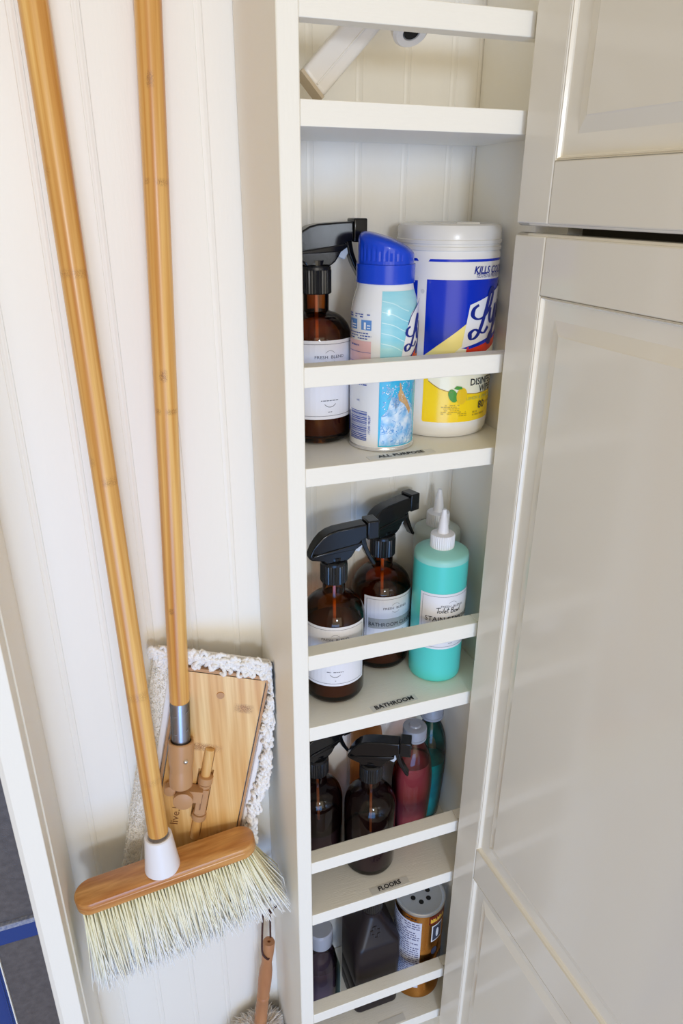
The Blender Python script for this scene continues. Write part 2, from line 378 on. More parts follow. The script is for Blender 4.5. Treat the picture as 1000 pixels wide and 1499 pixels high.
# ================================================================== BUILT-IN SHELVING UNIT
un = empty('shelving_unit', (.272, 1.0, FZ), 'tall narrow white built-in shelving unit with railed shelves beside the broom closet', 'shelves')
ox, oy, oz = .272, 1.0, FZ
def ubox(a, b, c, d, e, f): return MB().box(a-ox, b-ox, c-oy, d-oy, e-oz, f-oz)
ubox(.272, .302, 1.0, 1.240, FZ, .55).build('side_panel', PAINTV, un, bevel=.0022)
ubox(.695, .72, 1.004, 1.240, FZ, .55).build('side_panel', PAINTV, un, bevel=.001)
SH = {}
for zt in (.575, .1157, -.3868, -.8960, -1.3987, -1.8910, -2.39):
    SH[zt] = ubox(.302, .695, 1.0005, 1.2405, zt-.031, zt).build('shelf', PAINT, un, bevel=.0010)
for zb in (.2028, -.2590, -.7675, -1.2740, -1.7640):
    m = ubox(.3018, .6385, 1.0, 1.031, zb, zb+.0308)
    m.box(.6385-ox, .695-ox, 1.0065-oy, 1.031-oy, zb-oz, zb+.0308-oz)
    m.build('rail', PAINT, un, bevel=.0012)
# stick-on shelf tags
def tag(zt, x0, x1, y0, tilt, txt, size):
    sh = SH[zt]; d = MB(); w = x1-x0; M = Matrix.Translation((x0-ox, y0-oy, zt-oz+.0003)) @ Matrix.Rotation(tilt, 4, 'Z')
    d.box(0, w, 0, .0175, 0, .0004); d.xf(M); d.build('label_tape', TAPE, sh)
    if not txt: return
    t = MB(); textflat(t, txt, size, lambda u, v: (u+w*.5, v+.0045, .0012), bold=.0004); t.xf(M); t.build('lettering', INKD, sh, smooth=False)
tag(-.3868, .412, .532, 1.0060, .03, 'ALL PURPOSE', .0138)
tag(-.8960, .430, .528, 1.0030, .07, 'BATHROOM', .0150)
tag(-1.3987, .440, .532, 1.0025, .04, 'FLOORS', .0150)
tag(-1.8910, .475, .545, 1.003, .02, None, .0128)

# ================================================================== TALL CABINET WITH TWO GLOSSY DOORS
A3 = math.radians(3.03)
cab = empty('tall_cabinet', (.6283, .985, FZ), 'tall beige-white cabinet at the right with two glossy raised-panel doors', 'cabinet')
cab.rotation_euler.z = A3 - PI/2     # local +x runs along the doors towards the camera, local -y is the face
# local frame: x=s along the door, y = depth behind the face (+), z up
Lc = .95
def cz(z): return z-FZ
th = .031
c = MB()
c.box(.0, .075, th+.004, th+.6, 0, cz(.62)); c.build('carcass_side', PAINTV, cab)
c = MB(); c.box(.075, Lc, th+.30, th+.33, 0, cz(.62)); c.box(.075, Lc, th+.004, th+.3, cz(.60), cz(.62)); c.box(.075, Lc, th+.004, th+.3, 0, cz(-2.6)); c.box(Lc, Lc+.03, th+.004, th+.33, 0, cz(.62)); c.build('carcass', DARKIN, cab)
c = MB(); c.box(.075, Lc, th+.03, th+.3, cz(-.05), cz(-.03)); c.build('carcass_shelf', DARKIN, cab)
def frame_prof(parent, s0, s1, z0, z1):
    """moulding, recessed flat, bevel and raised field inside the opening s0..s1, z0..z1"""
    # rings: (inset, depth)
    rings = [(0, 0), (.0006, .0035), (.0020, .0035), (.0026, .0015), (.0046, .0060), (.0060, .0075)]
    def ring(i, d): return [(s0+i, d, z0+i), (s1-i, d, z0+i), (s1-i, d, z1-i), (s0+i, d, z1-i)]
    m = MB(); 
    for a in range(len(rings)-1):
        m.add(ring(*rings[a])+ring(*rings[a+1]), [(j, (j+1) % 4, (j+1) % 4+4, j+4) for j in range(4)])
    m.build('moulding', DOORM, parent, smooth=True, angle=20)
    m = MB(); rr = [(.0060, .0075), (.030, .0085), (.0305, .0085), (.0490, .0030), (.0505, .0022)]
    for a in range(len(rr)-1):
        m.add(ring(*rr[a])+ring(*rr[a+1]), [(j, (j+1) % 4, (j+1) % 4+4, j+4) for j in range(4)])
    q = ring(*rr[-1]); m.add(q, [(0, 1, 2, 3)])
    m.build('panel', DOORM, parent, smooth=True, angle=4)
def door(zb, zt, rails):
    d = MB(); e = .004
    d.box(-.0008, Lc+.0008, .012, th, cz(zb), cz(zt)); d.box(-.0008, Lc+.0008, .0035, .02, cz(zt)-.03, cz(zt)); d.box(-.0008, Lc+.0008, .0035, .02, cz(zb), cz(zb)+.03); d.box(-.0008, .03, .0035, .02, cz(zb), cz(zt)); d.box(Lc-.03, Lc+.0008, .0035, .02, cz(zb), cz(zt)); dd = d.build('door', DOORM, cab, bevel=.0035, seg=3)
    sw = .0720
    # stile and rails: separate boards with a fine joint between them
    def lip(a, b, c_, d_, nm):
        mm = MB(); mm.box(a, b, 0, .013, c_, d_); return mm.build(nm, DOORM, dd, bevel=.0022, seg=3)
    lip(0, sw-.0006, cz(zb)+.0035, cz(zt)-.0035, 'stile'); lip(Lc-sw+.0006, Lc, cz(zb), cz(zt), 'stile')
    for (a, b) in rails: lip(sw+.0006, Lc-sw-.0006, cz(a)+(.0035 if a == zb else 0), cz(b)-(.0035 if b == zt else 0), 'rail')
    rs = sorted(rails)
    for i in range(len(rs)-1): frame_prof(dd, sw+.0002, Lc-sw-.0002, cz(rs[i][1]), cz(rs[i+1][0]))
    return dd
door(-.0350, .60, [(-.0350, .0480), (.52, .60)])
door(-2.62, -.0445, [(-.1280, -.0445), (-1.318, -1.233), (-2.62, -2.50)])

# ================================================================== POLES, BROOM AND MOP
def axis_mat(a, b):
    """matrix whose local +z runs from b (low) to a (high), origin at b"""
    a = Vector(a); b = Vector(b); z = (a-b).normalized(); xx = Vector((1, 0, 0)); xx = (xx-z*xx.dot(z)).normalized(); yy = z.cross(xx)
    return Matrix((xx, yy, z)).transposed().to_4x4(), (a-b).length
def pole(parent, base, top, bottom, r, nodes, extra=.0):
    M, Ln = axis_mat(top, bottom); n = 36; k = 520
    mb = MB(); mark = []; vs = []; fs = []
    for i in range(k+1):
        z = Ln*i/k
        for j in range(n):
            a = 2*PI*j/n; vs.append((r*math.cos(a), r*math.sin(a), z)); mk = 0
            for (zn, a0, wa, hz, st) in nodes:
                da = (a-a0+PI) % (2*PI)-PI
                if abs(z-zn) < hz*1.5 and abs(da) < wa*1.2:
                    mk = max(mk, st*max(0, 1-(abs(z-zn)/hz)**2)*max(0, 1-(abs(da)/wa)**4))
            mark.append(mk)
    for i in range(k):
        for j in range(n): fs.append((i*n+j, i*n+(j+1) % n, (i+1)*n+(j+1) % n, (i+1)*n+j))
    fs.append(tuple(reversed(range(n)))); fs.append(tuple(k*n+j for j in range(n)))
    mb.add(vs, fs); mb.mark = mark
    o = mb.build('pole', POLE, parent, loc=(0, 0, 0)); loc = Vector(bottom)-Vector(base)
    o.matrix_local = Matrix.Translation(loc*S) @ M
    return o
FR = -PI/2   # the side of a pole that faces the camera
# broom
B0 = Vector((.0150, 1.0935, -1.245))
bb = (.0150, 1.096, -1.150); bt0 = Vector((-.0024, 1.212, .238)); bdir = (bt0-Vector(bb)); btop = tuple(Vector(bb)+bdir*1.22)
br = empty('broom', B0, 'wooden-handled broom leaning diagonally, with wide wooden head and cream bristles', 'broom')
def zl(pt): return (Vector(pt)-Vector(bb)).length
hgt = bdir.length
def fz(zw): return (zw+1.150)/(bt0.z+1.150)*hgt
pole(br, B0, btop, bb, .0196, [(fz(-.105), FR, 1.9, .008, .6), (fz(-.425), FR+.5, 1.0, .009, .6), (fz(-.39), FR-1.0, .4, .010, .5), (fz(-.83), FR, 1.6, .012, .4), (fz(-1.02), FR+.2, 1.3, .010, .35), (fz(.03), FR-.9, .3, .010, .4)])
hd = Vector((.3592, -.0, .0370)); ha = math.atan2(.0370, .3592)
Mh = Matrix.Translation(Vector((.0245, 1.0925, -1.2500))-B0) @ Matrix.Rotation(-ha, 4, 'Y')
hl, hw, hh = .1815, .0325, .0150
m = MB(); n = 14; out = []
rc = .0315
for cx_, cy_, a0 in ((hl-rc, hw-rc, 0), (-hl+rc, hw-rc, PI/2), (-hl+rc, -hw+rc, PI), (hl-rc, -hw+rc, 3*PI/2)):
    for i in range(n+1): out.append((cx_+rc*math.cos(a0+PI/2*i/n), cy_+rc*math.sin(a0+PI/2*i/n)))
k = len(out)
lay = [(.0025, -hh), (0, -hh+.0025), (0, .0015), (.0009, .0028), (0, .0042), (0, hh-.0050), (.0015, hh-.0020), (.0050, hh)]
vs = []
for (ins, z) in lay:
    for (x_, y_) in out: vs.append((x_*(1-ins/hl), y_*(1-ins/hw), z))
fs = [(a*k+j, a*k+(j+1) % k, (a+1)*k+(j+1) % k, (a+1)*k+j) for a in range(len(lay)-1) for j in range(k)]
fs += [tuple(reversed(range(k))), tuple((len(lay)-1)*k+j for j in range(k))]
m.add(vs, fs); m.xf(Mh); m.build('head', HEADW, br, angle=30)
# white ferrule
Mf, Lf = axis_mat(tuple(Vector(bb)+bdir*.02), bb)
m = MB(); m.lathe([(.0352, 0), (.0352, .002), (.0338, .012), (.0268, .078), (.0245, .080), (.0206, .079), (.0206, .050)], 40)
m.xf(Matrix.Translation(Vector((.0152, 1.0900, -1.2370))-B0) @ Mf); m.build('socket', WHITEP, br, angle=35)
# bristles
m = MB(); mark = []
for i in range(3000):
    u = random.uniform(-1, 1)
    cl = round(u*26)/26; u2 = u*.20+cl*.80
    vv = random.uniform(-1, 1)
    sx_ = u2*(hl-.012); sy_ = vv*(hw-.008)
    ln = (.200 - .012*u + random.gauss(0, .007))
    fan = (.05 if u < 0 else .17)*u*abs(u)+ (.40*max(0, u-.72)) - .12*max(0, -u-.85)
    fan += random.gauss(0, .028); dy = vv*.14+random.gauss(0, .03)
    curve = random.gauss(0, .010)
    p0 = Vector((sx_, sy_, -hh+.002)); r0 = random.uniform(.0012, .0022)
    ptsb = []
    for t in (0, .4, .75, 1):
        q = p0+Vector((fan*ln*t+curve*t*t, dy*ln*t+.006*t*t, -ln*t*math.cos(fan))); ptsb.append(q)
    ptsb = [Mh @ q for q in ptsb]
    wx = B0.x
    ptsb = [Vector((min(max(q.x, -.1665-wx), .2690-wx), min(q.y, 1.148-B0.y), q.z)) for q in ptsb]
    m.tube(ptsb, [r0, r0, r0*.8, r0*.35], 3, caps=False); sh_ = random.uniform(-.2, .2)
    for t in (0, .45, .72, 1): mark += [min(1, max(0, t+sh_*(t > 0)))]*3
m.mark = mark
m.build('bristles', BRISM, br, kind='stuff', angle=180)

# mop --------------------------------------------------------------
TL = Vector((.0975, 1.208, -.8400)); TR = Vector((.2569, 1.165, -.8749)); LB = Vector((-.0316, 1.208, -1.3061))
ev = (TR-TL).normalized(); eu = (TL-LB); eu -= ev*eu.dot(ev); eu.normalize(); en = eu.cross(ev)
if en.y > 0: en = -en
def MP(u, v, nn=0): return TL+ev*u+eu*v+en*nn
P0 = TL.copy()
mop = empty('flat_mop', P0, 'flat mop with bamboo handle and plate, tan swivel joint and white looped-fringe pad', 'mop')
Mp = Matrix((ev, -en, eu)).transposed().to_4x4()   # local x=ev, y=into wall, z=up
def pl(mb): mb.xf(Mp); return mb
# pad: terry slab with white inner binding
PW0, PW1, PB = -.050, .208, -.600
m = MB(); nx, nz = 60, 120; vs = []; 
for j in range(nz+1):
    z = .028+(PB-.028)*j/nz
    for i in range(nx+1):
        x_ = PW0+(PW1-PW0)*i/nx
        e = min(1, min(i, nx-i)/3., min(j, nz-j)/3.)
        vs.append((x_, .003-.007*math.sqrt(e)+random.uniform(-.0007, .0007), z+random.uniform(-.0006, .0006)))
m.add(vs, [(j*(nx+1)+i, j*(nx+1)+i+1, (j+1)*(nx+1)+i+1, (j+1)*(nx+1)+i) for j in range(nz) for i in range(nx)])
m.box(PW0+.004, PW1-.004, .002, .014, PB+.004, .024)
pad = pl(m).build('pad', TERRY, mop)
m = MB()
for i in range(9000):   # short terry loops on the two pad faces left and right of the plate
    left = random.random() < .62
    x_ = random.uniform(PW0-.003, -.008) if left else random.uniform(.186, PW1); z = random.uniform(PB, .026)
    a = random.uniform(0, 2*PI); h = random.uniform(.0025, .0050); w = .0016
    m.add([(x_-w*math.cos(a), -.003, z-w*math.sin(a)), (x_+w*math.cos(a), -.003, z+w*math.sin(a)), (x_+random.uniform(-.002, .002), -.0035-h, z+random.uniform(-.002, .002))], [(0, 1, 2)])
pl(m).build('pile', TERRY, pad, kind='stuff')
m = MB().box(-.0165, -.0040, -.0095, .002, PB, .006); m.box(.184, .196, -.0095, .002, PB, -.05)
pl(m).build('binding', PADW, pad, bevel=.003)
# looped fringe
m = MB(); 
def loop(cx_, cz_, dirx, dirz, L_, wd, rr):
    d = Vector((dirx, 0, dirz)).normalized(); pth = Vector((-d.z, 0, d.x)); tw = random.uniform(-.6, .6); pts_ = []
    for k_ in range(9):
        t = k_/8; a = PI*t
        q = Vector((cx_, -.010, cz_))+d*(L_*math.sin(a))+pth*(wd*(math.cos(a)))+Vector((0, -.008*math.sin(a)*(1+tw)-random.uniform(0, .003), 0))
        pts_.append(q)
    m.tube(pts_, rr, 6)
for i in range(150):
    t = i/149; x_ = PW0-.004+(PW1-PW0+.006)*t; ff = random.uniform(-.006, .006)
    loop(x_, .012+ff, random.uniform(-.5, .5), 1, random.uniform(.012, .028), random.uniform(.004, .008), random.uniform(.0030, .0042))
for i in range(60):
    loop(random.uniform(PW0+.002, PW1), random.uniform(.002, .022), random.uniform(-1, 1), random.uniform(-1, 1), random.uniform(.006, .012), .006, .0038)
for i in range(330):
    t = random.random(); z = .02-.60*t; cx_ = .187+.019*min(1, t*2.4)+random.uniform(-.011, .010)+.003*math.sin(t*19)
    loop(cx_, z, 1, random.uniform(-1, 1), random.uniform(.003, .008), random.uniform(.004, .007), random.uniform(.0030, .0043))
pl(m)
m.v = [(min(p[0], .2685-P0.x), p[1], p[2]) for p in m.v]
m.build('fringe', YARN, mop, kind='stuff', angle=180)
# plate: tan rim and bamboo face with a slot
def rr_ring(x0, x1, z0, z1, c, n=6):
    return [(u, v) for u, v in rrect(x0, x1, z0, z1, c, n)]
m = MB(); ringo = rr_ring(-.0015, .1815, -.594, .0015, .014); ringi = rr_ring(.0040, .1765, -.589, -.0055, .010)
k = len(ringo); vs = [(x_, y_, z) for (y_) in (-.006, -.0175) for x_, z in ringo]+[(x_, y_, z) for y_ in (-.0175, -.008) for x_, z in ringi]
m.add(vs, [(a*k+j, a*k+(j+1) % k, (a+1)*k+(j+1) % k, (a+1)*k+j) for a in range(3) for j in range(k)])
plate = pl(m).build('plate', TANP, mop, angle=40)
def grid_face(x0, x1, z0, z1, y, nx, nz, hole):
    """face as a fine grid with the slot sunk in"""
    mb = MB(); vs = []; mark = []
    for j in range(nz+1):
        for i in range(nx+1):
            x_ = x0+(x1-x0)*i/nx; z = z0+(z1-z0)*j/nz; dx = abs(x_-.0900); dz = abs(z+.297)
            r_ = .0105; L_ = .118; dd = math.hypot(max(0, dz-(L_-r_)), dx)-r_ if dz > L_-r_ else dx-r_
            r2 = .0155; L2 = .062; dd = min(dd, max(dx-r2, dz-L2))
            y_ = y+ (0 if dd > 0 else min(.012, -dd*7))
            vs.append((x_, y_, z)); mk = 0
            for (nx_, nz_, wx, wz, st) in ((.142, -.078, .022, .012, 1.3), (.068, -.181, .05, .011, 1.3), (.155, -.40, .03, .012, 1.2), (.03, -.49, .03, .01, 1)):
                mk = max(mk, st*max(0, 1-((x_-nx_)/wx)**2)*max(0, 1-((z-nz_)/wz)**2))
            mark.append(mk)
    mb.add(vs, [(j*(nx+1)+i, j*(nx+1)+i+1, (j+1)*(nx+1)+i+1, (j+1)*(nx+1)+i) for j in range(nz) for i in range(nx)])
    mb.mark = mark; return mb
m = grid_face(.0066, .1740, -.586, -.0080, -.0165, 110, 330, None)
face = pl(m).build('wood_face', PLATE, plate, angle=50)
m = MB(); m.lathe([(0, .0), (.0075, .0), (.0075, -.0015), (.006, -.0025), (0, -.0025)][::-1], 24)
m.xf(Matrix.Rotation(PI/2, 4, 'X')); m.xf(Matrix.Translation((.0913, -.0185, -.0529))); pl(m).build('button', TANP, plate, angle=50)
m = MB(); textflat(m, 'live.lo', .024, lambda u, v: (.0500-v, -.0172, -.385+u), align='LEFT', sx=1.1)
pl(m).build('lettering', mat('burnt_print', (.25, .10, .03), .6), plate, smooth=False)
# dowel lying in the slot, clamp and knuckle
m = MB(); m.tube([(.0900, -.0165, -.182-.001*0), (.0900, -.0165, -.4120)], .0100, 20); pl(m).build('dowel', PLATE, mop, angle=50)
def ycyl(x_, z, rad, y0, y1, n=28):
    mb = MB(); mb.lathe([(rad*.9, y0), (rad, y0+.001), (rad, y1-.001), (rad*.9, y1)] if y1 > y0 else [], n); mb.xf(Matrix.Rotation(-PI/2, 4, 'X')); mb.xf(Matrix.Translation((x_, 0, z))); return mb
clamp = MB()
for (za, zb_, rr) in ((-.2660, -.2480, .0152), (-.2745, -.2670, .0138), (-.3440, -.3380, .0138), (-.3600, -.3450, .0152)):
    clamp.lathe([(rr*.7, za), (rr, za+.001), (rr, zb_-.001), (rr*.7, zb_)], 28, cx=.0915, cy=-.0185)
clamp.lathe([(.0125, -.344), (.0125, -.268)], 24, cx=.0915, cy=-.0185)
clamp.box(.0800, .1020, -.0330, -.012, -.338, -.276)
clm = pl(clamp).build('clamp', TANP, mop, bevel=.0008, angle=40)
pl(MB().box(.0885, .0915, -.0336, -.0325, -.326, -.286)).build('groove', mat('tan_shadow', (.28, .14, .06), .6), clm)
m = ycyl(.0530, -.2900, .0200, -.0560, -.0200); m.box(.0560, .0900, -.0440, -.0200, -.300, -.272)
m.add(*(lambda q: (q.v, q.f))(ycyl(.0235, -.278, .012, -.044, -.026)))
pl(m).build('knuckle', TANP, mop, bevel=.0006, angle=40)
# socket, steel sleeve and bamboo handle of the mop
sb = Vector((.0716, 1.1450, -1.0960)); st = Vector((.0824, 1.1650, -.9960)); ft = Vector((.0886, 1.1745, -.9060)); tt = Vector((.1481, 1.2180, .2510))
Ms, Ls = axis_mat(st, sb)
m = MB(); m.lathe([(.018, 0), (.0225, .004), (.0240, .016), (.0240, .024), (.0222, .038), (.0222, .044), (.0248, .058), (.0252, Ls-.002), (.0235, Ls), (.0205, Ls), (.0205, Ls-.03)], 36)
m.xf(Matrix.Translation(sb-P0) @ Ms); sk = m.build('socket', TANP, mop, angle=30)
m = MB(); m.lathe([(0, .0), (.0048, 0), (.0045, .0015), (.003, .003), (0, .0034)], 16); m.xf(Matrix.Rotation(PI/2, 4, 'X')); m.xf(Matrix.Translation((.006, -.0242, Ls-.035)))
m.xf(Matrix.Translation(sb-P0) @ Ms); m.build('screw', SCREW, sk)
Mt, Lt = axis_mat(ft, st)
m = MB(); m.lathe([(.0172, -.01), (.0172, Lt+.01)], 32); m.xf(Matrix.Translation(st-P0) @ Mt); sl = m.build('sleeve', STEEL, mop, angle=40)
m = MB()
for (a, z) in ((-.75, .022), (.75, .030), (-.75, .062), (.75, .070)):
    m.tube([(.0178*math.sin(a-.22), -.0178*math.cos(a-.22), z-.002), (.0182*math.sin(a), -.0182*math.cos(a), z), (.0178*math.sin(a+.22), -.0178*math.cos(a+.22), z+.001)], .0009, 5)
m.xf(Matrix.Translation(st-P0) @ Mt); m.build('dimple', WHITEP, sl)
m = MB(); m.lathe([(.0192, 0), (.0192, Lt)], 32); m.f = m.f[:-2]; m.xf(Matrix.Translation(st-P0) @ Mt); m.build('clear_sleeve', CLEARP, mop)
hdir = tt-ft; H = hdir.length; mtop = tuple(ft+hdir*1.2)
def mz(zw): return (zw+.906)/(.251+.906)*H
pole(mop, P0, mtop, tuple(ft), .0192, [(mz(.152), FR-.25, .28, .012, 1.5), (mz(.02), FR+.45, .8, .006, .8), (mz(.02), FR-.9, .3, .005, .8), (mz(-.268), FR-.25, .35, .012, 1.1), (mz(-.327), FR+.45, .7, .006, .9), (mz(-.327), FR-.9, .3, .006, .8), (mz(-.700), FR-.5, .32, .008, 1.3)])

# ------------------------------------------------------------------ duster hanging in the corner
D1 = Vector((.2395, 1.165, -1.668)); D0 = Vector((.2035, 1.165, -1.990)); 
du = empty('duster', D0, 'small wool duster with turned wooden handle hanging by a brown cord in the closet corner', 'duster')
Md, Ld = axis_mat(D1, D0)
m = MB(); m.lathe([(.014, 0), (.0165, .02), (.0155, .04), (.0165, .043), (.0165, .050), (.0150, .053), (.0160, .085), (.0150, .118), (.0165, .121), (.0162, .128), (.0145, .131), (.0160, .150), (.0172, .185), (.0165, .220), (.0125, .252), (.0150, .285), (.0152, Ld-.004), (.0135, Ld), (.004, Ld), (.0035, Ld-.006), (0, Ld-.006)], 28)
m.xf(Md); m.build('handle', WOODH, du, angle=30)
m = MB(); mark = []
for i in range(5200):
    a = random.uniform(0, 2*PI); ph = math.acos(random.uniform(-1, 1)); d = Vector((math.sin(ph)*math.cos(a), math.sin(ph)*math.sin(a), math.cos(ph)))
    p = Vector((0, .0, -.075))+Vector((d.x*.03, d.y*.02, d.z*.05)); L_ = random.uniform(.045, .072)
    droop = Vector((random.gauss(0, .010), random.gauss(0, .008), -.010-random.random()*.012))
    ptsf = [p, p+d*L_*.5, p+d*L_*.85+droop*.5, p+d*L_+droop]
    ptsf = [Vector((min(q.x, .2690-D0.x), min(q.y, 1.234-D0.y), q.z)) for q in ptsf]
    m.tube(ptsf, [.0008, .0010, .0007, .0002], 3, caps=False); sh_ = random.uniform(-.1, .25)
    for t in (.1, .5, .75, 1): mark += [min(1, max(0, t+sh_))]*3
m.mark = mark; m.build('wool_head', FURM, du, kind='stuff', angle=180)
m = MB(); pc = D1-D0; hx = Md @ Vector((0, 0, Ld-.040))
kn = Vector((.2470, 1.168, -1.560))-D0
def bez(P, n=10):
    out = []
    for i in range(len(P)-1):
        p0 = Vector(P[max(i-1, 0)]); p1 = Vector(P[i]); p2 = Vector(P[i+1]); p3 = Vector(P[min(i+2, len(P)-1)])
        for k in range(n): t = k/n; out.append(.5*((2*p1)+(p2-p0)*t+(2*p0-5*p1+4*p2-p3)*t*t+(3*p1-p0-3*p2+p3)*t**3))
    out.append(Vector(P[-1])); return out
a1 = hx+Vector((-.004, -.0165, 0)); 
nail = Vector((.2560, 1.205, -1.470))-D0
m.tube(bez([hx+Vector((.002, -.010, .002)), a1, hx+Vector((-.0150, -.012, .02)), hx+Vector((-.0130, -.004, .06)), kn+Vector((-.016, -.002, .02)), nail+Vector((-.006, -.004, 0)), nail+Vector((0, -.004, .006)), nail+Vector((.005, -.004, 0)), kn+Vector((.0, 0, .01)), kn, kn+Vector((-.001, 0, -.03)), pc+Vector((.006, .008, .002))]), .0025, 7)
m.tube(bez([kn+Vector((-.006, -.004, .002)), kn+Vector((.001, -.006, -.006)), kn+Vector((.006, -.004, .001)), kn+Vector((-.001, -.003, .006)), kn+Vector((.004, -.002, -.002)), kn+Vector((.010, -.004, .004)), kn+Vector((.017, -.006, .013))]), .0026, 7)
m.tube([kn+Vector((.015, -.006, .012)), kn+Vector((.018, -.006, .015))], .003, 7)
m.build('cord', CORD, du)
wh = MB(); n_ = nail+D0
wh.tube([(n_.x, 1.242, n_.z), (n_.x, n_.y-.006, n_.z), (n_.x, n_.y-.012, n_.z+.006)], .003, 10)
wh.build('wall_hook', STEEL)
o = bpy.data.objects['wall_hook']; o['label'] = 'small steel hook behind the broom bristles holding the duster cord'; o['category'] = 'hook'

# ================================================================== THINGS ON THE SHELVES
def amber_bottle(X, Y, Z, heading, label, lab=None, glass=AMBER, liq=LIQ, fill=.150, rb=.060, hscale=1.0, group=None, band=None, lab_a=0, liq_col=None):
    t = empty('spray_bottle', (X, Y, Z), label, 'spray bottle', group); lab_a -= math.atan2(X, Y)
    prof = [(0, 0.0006), (rb-.010, 0), (rb-.003, .004), (rb, .012), (rb, .168)]
    for i in range(1, 9):
        a = PI/2*i/9; prof.append((.021+(rb-.021)*math.cos(a), .168+.046*math.sin(a)))
    prof += [(.0212, .216), (.0212, .246)]
    w = .0034
    inner = [(.0175, .246), (.0175, .214)]
    for i in reversed(range(1, 9)):
        a = PI/2*i/9; inner.append((.0178+(rb-w-.0178)*math.cos(a), .168+.0425*math.sin(a)))
    inner += [(rb-w, .168), (rb-w, .014), (rb-.014, .007), (0, .007)]
    g_ = MB().lathe(prof, 56).build('glass_bottle', glass, t, angle=50)
    rl = rb-w-.0006
    MB().lathe([(0, .0076), (rl-.010, .0078), (rl, .0150), (rl, fill), (0, fill)], 48).build('liquid', liq, t, angle=50)
    MB().tube([(.004, 0, .02), (.002, 0, .13), (0, 0, .27)], .0032, 10).build('dip_tube', TUBE, t)
    col = MB(); col.lathe([(.0240, .243), (.0256, .2445), (.0256, .279), (.0250, .281)], 64, ribs=1, rd=.0012); col.lathe([(.0250, .2805), (.0250, .285), (.0225, .287)], 40)
    col.build('collar', BLACKR, t, angle=30)
    H = MB(); c0 = .285
    sp = [(-.0520, .0155), (-.0500, .0205), (-.0440, .0330), (-.0360, .0450), (-.0260, .0545), (-.0140, .0612), (0, .0645), (.0300, .0665), (.0600, .0680), (.0600, .0400), (.0480, .0370), (.0430, .0300), (.0360, .0180), (.0290, .0075), (.0200, .0010), (-.0215, .0010), (-.0240, .0060), (-.0300, .0090), (-.0470, .0105)]
    H.prism([(a, b+c0) for a, b in sp], -.0165, .0165)
    H.v = [(x_, y_*(1.0 if z_-c0 < .04 else .86)*(1 if x_ > -.03 else .62+.38*max(0, (x_+.052)/.022)), z_) for (x_, y_, z_) in H.v]
    hd_ = H.build('trigger_head', BLACKP, t, bevel=.0045, seg=3, angle=50); hd_.rotation_euler.z = heading
    q = MB().prism([(-.046, .0190+c0), (-.046, .0225+c0), (.050, .0350+c0), (.050, .0300+c0), (.038, .0225+c0)], -.0178, .0178); q.build('side_rib', BLACKP, hd_, bevel=.002)
    q = MB().lathe([(.0175, c0-.001), (.0180, c0+.010)], 28); q.build('neck', BLACKP, hd_)
    q = MB().box(.0605, .0840, -.0158, .0158, c0+.0365, c0+.0725); q.build('nozzle', BLACKP, hd_, bevel=.0025, seg=3)
    q = MB().lathe([(.006, .0838), (.006, .0855), (.003, .0855), (.003, .0845), (0, .0845)], 16); q.xf(Matrix.Rotation(PI/2, 4, 'Y')); q.xf(Matrix.Translation((0, 0, c0+.0545))); q.build('nozzle_tip', BLACKP, hd_)
    q = MB(); tp = [(.0500, .0380), (.0600, .0385), (.0640, .0200), (.0720, .0000), (.0820, -.0180), (.0800, -.0230), (.0745, -.0190), (.0620, .0020), (.0545, .0200)]
    q.prism([(a, b+c0) for a, b in tp], -.0085, .0085); q.build('trigger', BLACKP, hd_, bevel=.0018)
    q = MB().prism([(.0460, .0385+c0), (.0540, .0380+c0), (.0555, .0200+c0), (.0490, .0095+c0), (.0400, .0130+c0), (.0350, .0185+c0)], -.0052, .0052); q.build('piston', FROST, hd_, bevel=.0015)
    if lab:
        hwd, v0, v1 = .066, .045, .1760; r = rb+.0003
        L_ = MB(); poly(L_, rrect(-hwd, hwd, v0, v1), r, lab_a, .0004); pp = L_.build('label', PAPER, t, smooth=False)
        E_ = MB(); b_ = .0055; tk = .0007
        for q_ in (rrect(-hwd+b_, hwd-b_, v0+b_, v0+b_+tk), rrect(-hwd+b_, hwd-b_, v1-b_-tk, v1-b_), rrect(-hwd+b_, -hwd+b_+tk, v0+b_, v1-b_), rrect(hwd-b_-tk, hwd-b_, v0+b_, v1-b_)): poly(E_, q_, r, lab_a, .0007)
        E_.build('border', INK, pp, smooth=False)
        E_ = MB(); text(E_, 'FRESH  BLEND', .0072, 0, v1-.029, r, lab_a, .0008, sx=1.15)
        f_ = lambda u, v: wrapr(u, v, r, lab_a, .0008)
        stroke(E_, [(-.008, v1-.020), (-.003, v1-.0165), (.003, v1-.0165), (.008, v1-.020)], .0005, f_); stroke(E_, [(-.008, v1-.033), (-.003, v1-.0365), (.003, v1-.0365), (.008, v1-.033)], .0005, f_)
        fineprint(E_, -.016, .016, v0+.030, v0+.034, 1, .0022, r, lab_a)
        stroke(E_, [(-.010, v0+.026), (-.004, v0+.0215), (.004, v0+.0215), (.010, v0+.026)], .0009, f_); fineprint(E_, -.004, .004, v0+.011, v0+.014, 1, .0018, r, lab_a)
        E_.build('lettering', INK, pp, smooth=False, kind='stuff')
        if band:
            B_ = MB(); poly(B_, rrect(-.056, .064, v1-.073, v1-.050), r, lab_a, .0006); bo = B_.build('band', BAND, pp, smooth=False)
            B_ = MB(); text(B_, band, .0122, 0, v1-.0675, r, lab_a, .0010, sx=.90); B_.build('band_lettering', INKD, pp, smooth=False)
            B_ = MB(); fineprint(B_, -.02, .02, v1-.085, v1-.077, 1, .002, r, lab_a); B_.build('fine_print', INK, pp, smooth=False)
    return t
s3, s4, s5, s6 = -.3866, -.8958, -1.3985, -1.8908
R_ = math.radians
